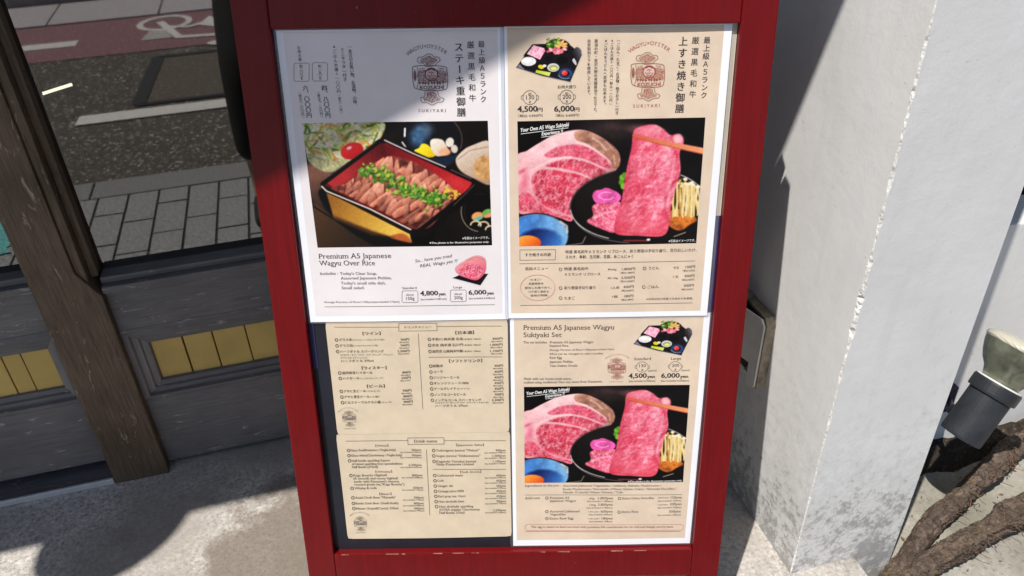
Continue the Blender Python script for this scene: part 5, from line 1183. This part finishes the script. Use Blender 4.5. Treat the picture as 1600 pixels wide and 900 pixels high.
('H',4,'SUKIYAKI',33.9,813.9,50.7,813.6,2.09,'ek_'),
('H',5,'Premium A5 Japanese Wagyu',319.0,437.6,456.3,439.1,7.71,'s'),
('H',5,'Sukiyaki Set',319.3,449.9,377.1,450.4,7.77,'s'),
('H',5,'The set includes',318.8,460.3,354.6,460.6,3.69,'g'),
('H',5,'Premium A5 Japanese Wagyu',358.7,460.7,425.3,461.3,3.7,'g'),
('H',5,'Steamed Rice,',358.6,466.6,387.8,466.8,3.71,'g'),
('H',5,'※Large Portion of Rice+100yen',358.6,473.4,426.7,474.0,3.73,'g'),
('H',5,'[tax included 110yen]',427.0,473.6,457.2,473.6,2.41,'g'),
('H',5,'※Rice can be changed to udon noodles',358.6,480.2,440.6,480.8,3.74,'g'),
('H',5,'Raw Egg',358.7,487.0,377.5,487.1,3.76,'g'),
('H',5,'Japanese Pickles,',358.7,493.9,395.1,494.2,3.77,'g'),
('H',5,'Yuzu Daikon Oroshi',358.7,500.8,401.7,501.2,3.79,'g'),
('H',5,'Made with our house-made sauce,',319.1,523.2,392.8,524.0,3.84,'g'),
('H',5,'crafted using traditional Ono soy sauce from Kanazawa.',319.1,529.6,441.5,530.0,3.86,'g'),
('A',5,'WAGYU×OYSTER',463.0,508.9,26.0,-39,39,2.47,'er'),
('H',5,'SUKIYAKI',452.0,530.1,472.9,530.0,2.04,'er_'),
('H',5,'Standard',488.7,492.2,514.9,492.1,4.44,'s'),
('H',5,'Large',545.2,492.6,560.9,492.4,4.44,'s'),
('L',5,[511.0,504.3,510.7,507.1,509.5,509.5,507.6,511.5,505.1,512.7,502.3,513.1,499.5,512.6,496.9,511.3,494.8,509.3,493.4,506.8,492.8,504.0,493.1,501.3,494.3,498.8,496.2,496.9,498.7,495.6,501.4,495.3,504.3,495.7,506.9,497.0,509.0,499.0,510.4,501.5],0.49,'k',1),
('L',5,[492.6,500.9,490.5,502.4,490.7,505.5,492.9,507.1],0.45,'k',0),
('L',5,[510.8,501.2,513.1,502.8,513.2,505.9,511.1,507.4],0.45,'k',0),
('H',5,'130',496.8,504.5,507.4,504.3,4.92,'s'),
('H',5,'g',500.8,510.0,503.6,510.0,3.37,'s'),
('H',5,'(about)',511.4,512.4,524.0,511.7,3.15,'i'),
('L',5,[562.1,504.5,561.9,507.2,560.7,509.7,558.9,511.6,556.4,512.9,553.6,513.3,550.8,512.8,548.1,511.5,546.0,509.5,544.6,506.9,543.9,504.2,544.2,501.4,545.3,498.9,547.2,497.0,549.7,495.8,552.5,495.4,555.3,495.9,557.9,497.2,560.0,499.2,561.5,501.7],0.49,'k',1),
('L',5,[543.7,501.0,541.7,502.6,541.9,505.7,544.1,507.3],0.45,'k',0),
('L',5,[561.9,501.3,564.2,502.9,564.4,506.1,562.3,507.6],0.45,'k',0),
('H',5,'200',547.9,504.7,558.6,504.4,4.93,'s'),
('H',5,'g',552.0,510.1,554.8,510.1,3.37,'s'),
('H',5,'(about)',562.7,512.5,575.3,511.8,3.15,'i'),
('H',5,'4,500',481.6,523.1,509.4,522.9,7.69,'b'),
('H',5,'yen',510.0,523.6,522.9,523.4,4.98,'b'),
('H',5,'6,000',532.2,523.5,560.4,523.3,7.7,'b'),
('H',5,'yen',561.1,524.0,574.4,523.7,4.99,'b'),
('H',5,'[tax included 4,950yen]',482.3,530.2,523.1,530.1,3.18,'g'),
('H',5,'[tax included 6,600yen]',532.2,530.5,575.4,530.3,3.18,'g'),
('H',5,'Your Own A5 Wagu Sukiyaki',322.6,550.4,389.9,543.5,5.74,'wi'),
('H',5,'Experience !!',352.6,555.5,382.0,552.1,5.07,'wi'),
('L',5,[323.5,553.2,389.6,545.5],0.69,'w',0),
('L',5,[352.6,558.0,381.7,554.6],0.69,'w',0),
('H',5,'※The photo is for illustrative purposes only.',488.8,717.5,577.8,717.2,3.81,'ws'),
('H',5,'Ingredients in the pot :',319.5,723.7,378.5,724.2,3.82,'g'),
('H',5,'Assorted Julienned Vegetables / Ishikawa Shiitake Mushrooms /',381.6,724.8,544.5,726.6,3.82,'g'),
('H',5,'Enoki Mushrooms / Kurumafu (Wheat Gluten Cake) / Shirataki Noodles /',382.3,731.7,569.2,733.4,3.83,'g'),
('H',5,'Hanafu (Colorful Wheat Gluten) / Tofu',382.2,738.1,481.3,739.0,3.85,'g'),
('H',5,'Add-ons',319.3,749.3,344.1,749.0,4.65,'g'),
('H',5,'Premium A5',360.7,749.3,392.9,749.3,4.39,'g'),
('H',5,'Japanese Wagyu',360.7,755.2,403.7,755.5,4.4,'g'),
('H',5,'65g',426.1,750.7,434.6,750.6,3.36,'g'),
('H',5,'130g',426.4,763.9,437.5,763.8,3.39,'g'),
('H',5,'Assorted Julienned',360.8,776.9,410.5,777.0,4.46,'g'),
('H',5,'Vegetables',360.9,783.2,387.6,783.1,4.47,'g'),
('H',5,'1 for pers',425.0,777.2,443.2,777.3,2.62,'g'),
('H',5,'Extra Raw Egg',360.9,791.6,400.6,791.5,4.5,'g'),
('H',5,'1 for pers',424.9,791.7,444.3,791.5,2.65,'g'),
('H',5,'Extra Udon Noodles',480.7,751.4,533.1,751.3,4.4,'g'),
('H',5,'Half Portion',539.5,750.6,558.2,750.4,2.59,'g'),
('H',5,'1 portion',539.8,764.6,557.3,764.4,2.61,'g'),
('H',5,'Extra Rice',481.1,779.0,508.5,778.9,4.47,'g'),
('H',5,'(tax included 1,980yen)',422.4,756.0,464.9,756.3,2.85,'g'),
('H',5,'(tax included 4,180yen)',422.0,769.3,464.8,769.5,2.87,'g'),
('H',5,'(tax included 660yen)',426.2,783.3,465.2,783.4,2.9,'g'),
('H',5,'(tax included 198yen)',427.0,797.8,465.7,798.0,2.92,'g'),
('H',5,'(tax included 165yen)',539.8,757.1,578.8,757.0,2.86,'g'),
('H',5,'(tax included 330yen)',540.2,770.9,579.7,770.8,2.88,'g'),
('H',5,'(tax included 330yen)',541.1,786.3,580.1,786.2,2.91,'g'),
('H',5,'The egg is raised on feed enriched with premium fish meal,known for its rich and deeply savory taste.',329.1,808.3,569.9,811.5,4.0,'g'),
('H',5,'1,800yen',440.3,750.9,465.4,750.8,4.65,'s'),
('H',5,'3,800yen',440.7,763.9,465.4,763.8,4.69,'s'),
('H',5,'600yen',446.0,778.1,465.9,777.9,4.73,'s'),
('H',5,'180yen',447.5,792.4,466.4,792.2,4.76,'s'),
('H',5,'150yen',560.8,751.5,579.9,751.3,4.66,'s'),
('H',5,'300yen',560.6,765.0,580.2,764.8,4.7,'s'),
('H',5,'300yen',560.0,780.1,579.7,779.9,4.74,'s'),
('L',5,[358.1,747.4,357.0,749.9,354.6,749.8,353.5,747.4,354.6,744.9,356.9,745.0],0.88,'k',1),
('L',5,[358.3,775.2,357.1,777.7,354.7,777.7,353.5,775.2,354.7,772.7,357.1,772.7],0.89,'k',1),
('L',5,[358.3,789.7,357.1,792.2,354.8,792.2,353.6,789.6,354.8,787.1,357.1,787.2],0.9,'k',1),
('L',5,[478.3,749.5,477.2,752.0,474.9,751.9,473.6,749.4,474.7,747.0,477.0,747.0],0.88,'k',1),
('L',5,[478.7,777.4,477.6,779.8,475.3,779.8,474.0,777.3,475.1,774.8,477.4,774.8],0.89,'k',1),
('L',5,[319.3,740.6,579.6,743.6],0.51,'k',0),
('L',5,[318.9,815.9,582.0,820.1],0.54,'k',0),
('L',5,[323.3,801.3,582.0,805.1,586.2,808.6,586.6,814.5,582.9,817.4,323.2,813.6,319.3,810.3,319.4,804.4],0.58,'r',1),
]
def emblem_text(num, quad, st):
    Q = np.array(quad, float)
    def P(x, y): u = (x-165)/390; v = (y-165)/563; return (1-u)*(1-v)*Q[0]+u*(1-v)*Q[1]+u*v*Q[2]+(1-u)*v*Q[3]
    k = abs(Q[3][1]-Q[0][1])/563
    for tx, x0, y0, x1, y1, cap in (('KOZUCHI', 248, 548, 505, 545, 36), ('SUKI', 246, 340, 308, 330, 20), ('YAKI', 442, 330, 508, 338, 20)):
        a = P(x0, y0); b_ = P(x1, y1); TABLE.append(('H', num, tx, a[0], a[1], b_[0], b_[1], cap*k, 'erb' if tx == 'KOZUCHI' else st))
def poster(num, label, rect, tint, M_tint, lift, er, film=5, corner=0):
    global LIFT
    LIFT = lift
    x0, x1, y0, y1 = rect; mtx = SM.copy(); mtx.translation = SP((x0+x1)/2, y1, 0)
    root = thing('menu_poster', label, 'poster', matrix=mtx, group='menu posters on the red sign')
    if film: add('film', *sheetgrid(x0-film, x1+film, y0-film*.4, y1+film*.6, 0.0, 4), M_film, root, smooth=True)
    add('paper', *sheetgrid(*rect, .15, corner), M_white if tint else M_tint, root, smooth=True)
    if tint: add('printed_ground', *sheetgrid(*tint, .28), M_tint, root, smooth=True)
    sh = Sheet()
    for it in TABLE:
        if it[1] == num: layout(sh, it, .72)
    V = [SP(u, v, n_) for u, v, n_ in sh.V]; mats = list(INKS); mats[4] = er
    o = add('printed_text', V, sh.F, mats, root)
    if len(o.data.polygons) == len(sh.M): o.data.polygons.foreach_set('material_index', sh.M)
    o['label'] = 'printed lettering of the poster'
    return root
E5 = [(447.8, 487.1), (476.6, 487.5), (477.8, 526.2), (448.8, 525.8)]; E1 = [(174.2, 31.9), (222.3, 32.3), (221.2, 100.3), (172.5, 99.7)]; E2 = [(463.2, 33.7), (509.6, 34.3), (511.8, 98.9), (465.0, 98.3)]
emblem_text(5, E5, 'er'); emblem_text(1, E1, 'er'); emblem_text(2, E2, 'er')
bowl, pot, tray, steak = art_bowl().develop(7, 3), art_pot().develop(7, 4), art_tray(), art_steak()
p5 = poster(5, 'beige English poster of the sukiyaki set with a raw beef photo', (299, 600, 414, 846), (305, 590.5, 420, 834), M_p2, 0, M_er2)
place_art('photo', pot, [(319.2, 536.0), (577.5, 536.6), (579.5, 719.0), (319.3, 716.5)], p5, .46)
place_art('tray_picture', tray, [(485.1, 425.3), (575.8, 426.2), (578.2, 486.3), (487.0, 484.9)], p5, .46, PC2)
place_art('emblem', art_emblem((128, 40, 34), (176, 84, 66), 80), E5, p5, .5, PC2)
p3 = poster(3, 'tan Japanese drink menu sheet with rounded corners', (21.5, 295.5, 420, 618), None, M_p3, 0.3, M_blk, 0, 4)
place_art('emblem', art_emblem((44, 38, 34), (110, 98, 84), 60), [(32.4, 573.6), (54.6, 573.9), (53.2, 604.1), (31.0, 603.8)], p3, .5, PC3)
p4 = poster(4, 'tan English drink menu sheet below the Japanese one', (19, 296.5, 617.2, 826), None, M_p3, 0.0, M_blk, 0, 4)
place_art('emblem', art_emblem((44, 38, 34), (110, 98, 84), 60), [(32.6, 778.9), (54.9, 779.2), (53.3, 810.9), (30.8, 810.5)], p4, .5, PC3)
p1 = poster(1, 'pale poster with a photo of steak slices in a lacquer box', (0, 296.3, 0.2, 419.5), (9, 288, 3, 409.5), M_p1, 1.5, M_er1)
place_art('photo', bowl, [(20.7, 121.5), (272.9, 121.3), (274.9, 300.9), (22.8, 301.3)], p1, .46)
place_art('steak_picture', steak, [(215.0, 314.3), (269.8, 315.1), (268.8, 364.9), (213.6, 364.1)], p1, .46, PC1)
place_art('emblem', art_emblem((84, 44, 52), (150, 92, 94)), E1, p1, .5, PC1)
p2 = poster(2, 'beige Japanese sukiyaki poster with a raw beef photo', (296.8, 594.5, -.5, 418), (301, 584, 1, 409.5), M_p2, 1.7, M_er2)
place_art('photo', pot, [(313.1, 122.6), (568.5, 120.8), (569.8, 302.1), (314.2, 303.1)], p2, .46)
place_art('tray_picture', tray, [(311.6, 13.5), (400.0, 14.4), (400.9, 72.1), (311.3, 71.0)], p2, .46, PC2)
place_art('emblem', art_emblem((140, 52, 42), (186, 104, 84)), E2, p2, .5, PC2)
# emblem lettering KOZUCHI and SUKI/YAKI sits on the barrel of each mallet
LIFT = 0
# ------------------------------------------------------------------ added shadow-casting lanterns under the eave, photographer, cloth on the pavement
M_lant = simple('lantern_paper', (.62, .56, .45), .7, .08, 20); M_lcap = simple('lantern_cap', (.02, .018, .016), .5, .2, 20)
def lantern(x, y, zt, r, h, label):  # added out of view to throw round shadows on the apron
    root = thing('shadow_lantern', label, 'lantern', (x, y, zt-h), 'unseen lanterns added under the eave for their shadows')
    prof = []
    for k in range(41):
        q = k/40; prof.append((r*(.42+.58*math.sin(math.pi*min(max(q, .0), 1))**.55)*(1+.018*(k % 2)), q*h))
    add('body', *lathe(prof, (x, y, zt-h), (0, 0, 1), 36), M_lant, root, smooth=True)
    add('cap', *lathe([(0, -.02), (r*.45, -.02), (r*.46, .008), (0, .008)], (x, y, zt-h), (0, 0, 1), 24), M_lcap, root); add('cap', *lathe([(0, -.008), (r*.46, -.008), (r*.45, .02), (0, .02)], (x, y, zt), (0, 0, 1), 24), M_lcap, root)
    add('cord', *tube([(x, y, zt+.02), (x, y, 2.46)], .004, 6), M_lcap, root)
lantern(-1.395, .70, 2.30, .125, .42, 'unseen paper lantern added under the eave to cast a shadow left of the red sign')
lantern(-1.88, .70, 2.30, .125, .42, 'unseen paper lantern added under the eave for its shadow, farther from the red sign')
M_tur = simple('turquoise_cloth', (.14, .50, .50), .9, .25, 60, .6, 120)
cv = []; cf = []
for j in range(13):
    for i in range(15):
        x = -1.37+i*.0225+.012*math.sin(j*1.7); y = .15+j*.0225+.01*math.sin(i*1.3)
        cv.append((x, y, .0032+.006*abs(math.sin(i*1.1+j*.7))*abs(math.sin(j*.9-i*.4))))
for j in range(12):
    for i in range(14): cf.append([j*15+i, j*15+i+1, (j+1)*15+i+1, (j+1)*15+i])
o = add('cloth', cv, cf, M_tur, smooth=True); tag(o, 'crumpled turquoise cloth lying on the grey pavers', 'cloth')
# the photographer, standing behind the camera and seen only as a leg mirrored in the shop window
M_trou = simple('dark_trousers', (.018, .018, .02), .85, .25, 40, .3, 200); M_skin = simple('skin', (.46, .29, .21), .55, .06, 30); M_jack = simple('dark_jacket', (.04, .045, .055), .8, .2, 30, .3, 150); M_shoe = simple('black_shoes', (.02, .019, .018), .5, .3, 30); M_hair = simple('black_hair', (.012, .010, .009), .6, .4, 120)
def skinned(name, joints, edges, mat, root, sub=2):
    me = bpy.data.meshes.new(name); inv = parent_world(root).inverted(); me.from_pydata([inv @ Vector(j[:3]) for j in joints], edges, []); o = bpy.data.objects.new(name, me); COL.objects.link(o); o.parent = root
    md = o.modifiers.new('skin', 'SKIN'); md.use_smooth_shade = True
    if not me.skin_vertices: me.skin_vertices.new()
    for i, j in enumerate(joints): me.skin_vertices[0].data[i].radius = (j[3], j[3]*(j[4] if len(j) > 4 else 1)); me.skin_vertices[0].data[i].use_root = (i == 0)
    sb = o.modifiers.new('sub', 'SUBSURF'); sb.levels = sub; sb.render_levels = sub; me.materials.append(mat); return o
def person():
    root = thing('person', 'person in dark trousers and black shoes standing on the pavers taking the photograph', 'person', (-.06, .25, 0))
    J = [(-.03, .04, .90, .135, .85), (-.03, -.01, 1.08, .125, .8), (-.03, -.08, 1.26, .15, .75), (-.03, -.13, 1.40, .11, .8), (-.03, -.16, 1.47, .055), (-.03, -.17, 1.56, .082), (-.03, -.175, 1.66, .088), (-.03, -.17, 1.73, .055),
         (-.14, .08, .84, .092), (-.182, .31, .49, .062), (-.198, .36, .22, .046), (-.200, .37, .09, .038), (-.203, .42, .035, .036, .8), (-.205, .52, .028, .030, .7),
         (.08, .05, .84, .092), (.11, .22, .48, .062), (.12, .17, .22, .046), (.12, .15, .09, .038), (.125, .20, .035, .036, .8), (.13, .30, .028, .030, .7),
         (-.21, -.12, 1.37, .06), (-.27, -.10, 1.13, .046), (-.12, -.03, 1.22, .034), (-.07, -.045, 1.34, .026),
         (.15, -.12, 1.37, .06), (.21, -.10, 1.13, .046), (.10, -.03, 1.22, .034), (.06, -.045, 1.34, .026)]
    E_ = [(0, 1), (1, 2), (2, 3), (3, 4), (4, 5), (5, 6), (6, 7), (0, 8), (8, 9), (9, 10), (10, 11), (11, 12), (12, 13), (0, 14), (14, 15), (15, 16), (16, 17), (17, 18), (18, 19), (3, 20), (20, 21), (21, 22), (22, 23), (3, 24), (24, 25), (25, 26), (26, 27)]
    skinned('body', J, E_, M_skin, root)
    skinned('trousers', [(-.03, .04, .92, .145, .88), (-.03, .05, .84, .13, .9), (-.14, .085, .80, .108), (-.184, .31, .49, .084), (-.200, .36, .18, .072), (.08, .055, .80, .105), (.11, .22, .48, .078), (.12, .17, .24, .066)], [(0, 1), (1, 2), (2, 3), (3, 4), (1, 5), (5, 6), (6, 7)], M_trou, root)
    skinned('jacket', [(-.03, .03, .90, .155, .85), (-.03, -.01, 1.08, .142, .8), (-.03, -.08, 1.26, .168, .75), (-.03, -.13, 1.40, .125, .8), (-.21, -.12, 1.37, .073), (-.27, -.10, 1.13, .058), (-.14, -.04, 1.20, .046), (.15, -.12, 1.37, .073), (.21, -.10, 1.13, .058), (.12, -.04, 1.20, .046)], [(0, 1), (1, 2), (2, 3), (3, 4), (4, 5), (5, 6), (3, 7), (7, 8), (8, 9)], M_jack, root)
    for x, y in ((-.203, .37), (.125, .15)):
        skinned('shoe', [(x, y-.03, .045, .044), (x, y+.05, .042, .046), (x-.004, y+.13, .034, .042, .75), (x-.006, y+.18, .028, .032, .8)], [(0, 1), (1, 2), (2, 3)], M_shoe, root)
    skinned('hair', [(-.03, -.205, 1.60, .075), (-.03, -.20, 1.69, .092), (-.03, -.17, 1.755, .075)], [(0, 1), (1, 2)], M_hair, root)
    for sx_, wr in ((-1, Vector((-.07, -.045, 1.345))), (1, Vector((.06, -.045, 1.345)))):
        for k in range(4):
            b0 = wr+Vector((sx_*-.004*k, .006*k-.01, .03+.004*k)); skinned('finger', [(*b0, .0095), (*(b0+Vector((-sx_*.012, .012, .026-.002*abs(k-1)))), .009), (*(b0+Vector((-sx_*.030, .010, .036)))[:], .0078)], [(0, 1), (1, 2)], M_skin, root, 1)
        b0 = wr+Vector((-sx_*.012, -.012, .012)); skinned('thumb', [(*b0, .011), (*(b0+Vector((-sx_*.018, -.012, .016))), .010), (*(b0+Vector((-sx_*.030, -.010, .034))), .0085)], [(0, 1), (1, 2)], M_skin, root, 1)
    for ex in (-.06, 0): add('eye', *lathe([(0, -.011), (.008, -.008), (.011, 0), (.008, .008), (0, .011)], (ex, -.092, 1.645), (0, 1, 0), 12), M_hair, root, smooth=True)
    skinned('nose', [(-.03, -.088, 1.65, .009), (-.03, -.072, 1.615, .013)], [(0, 1)], M_skin, root, 1)
person()
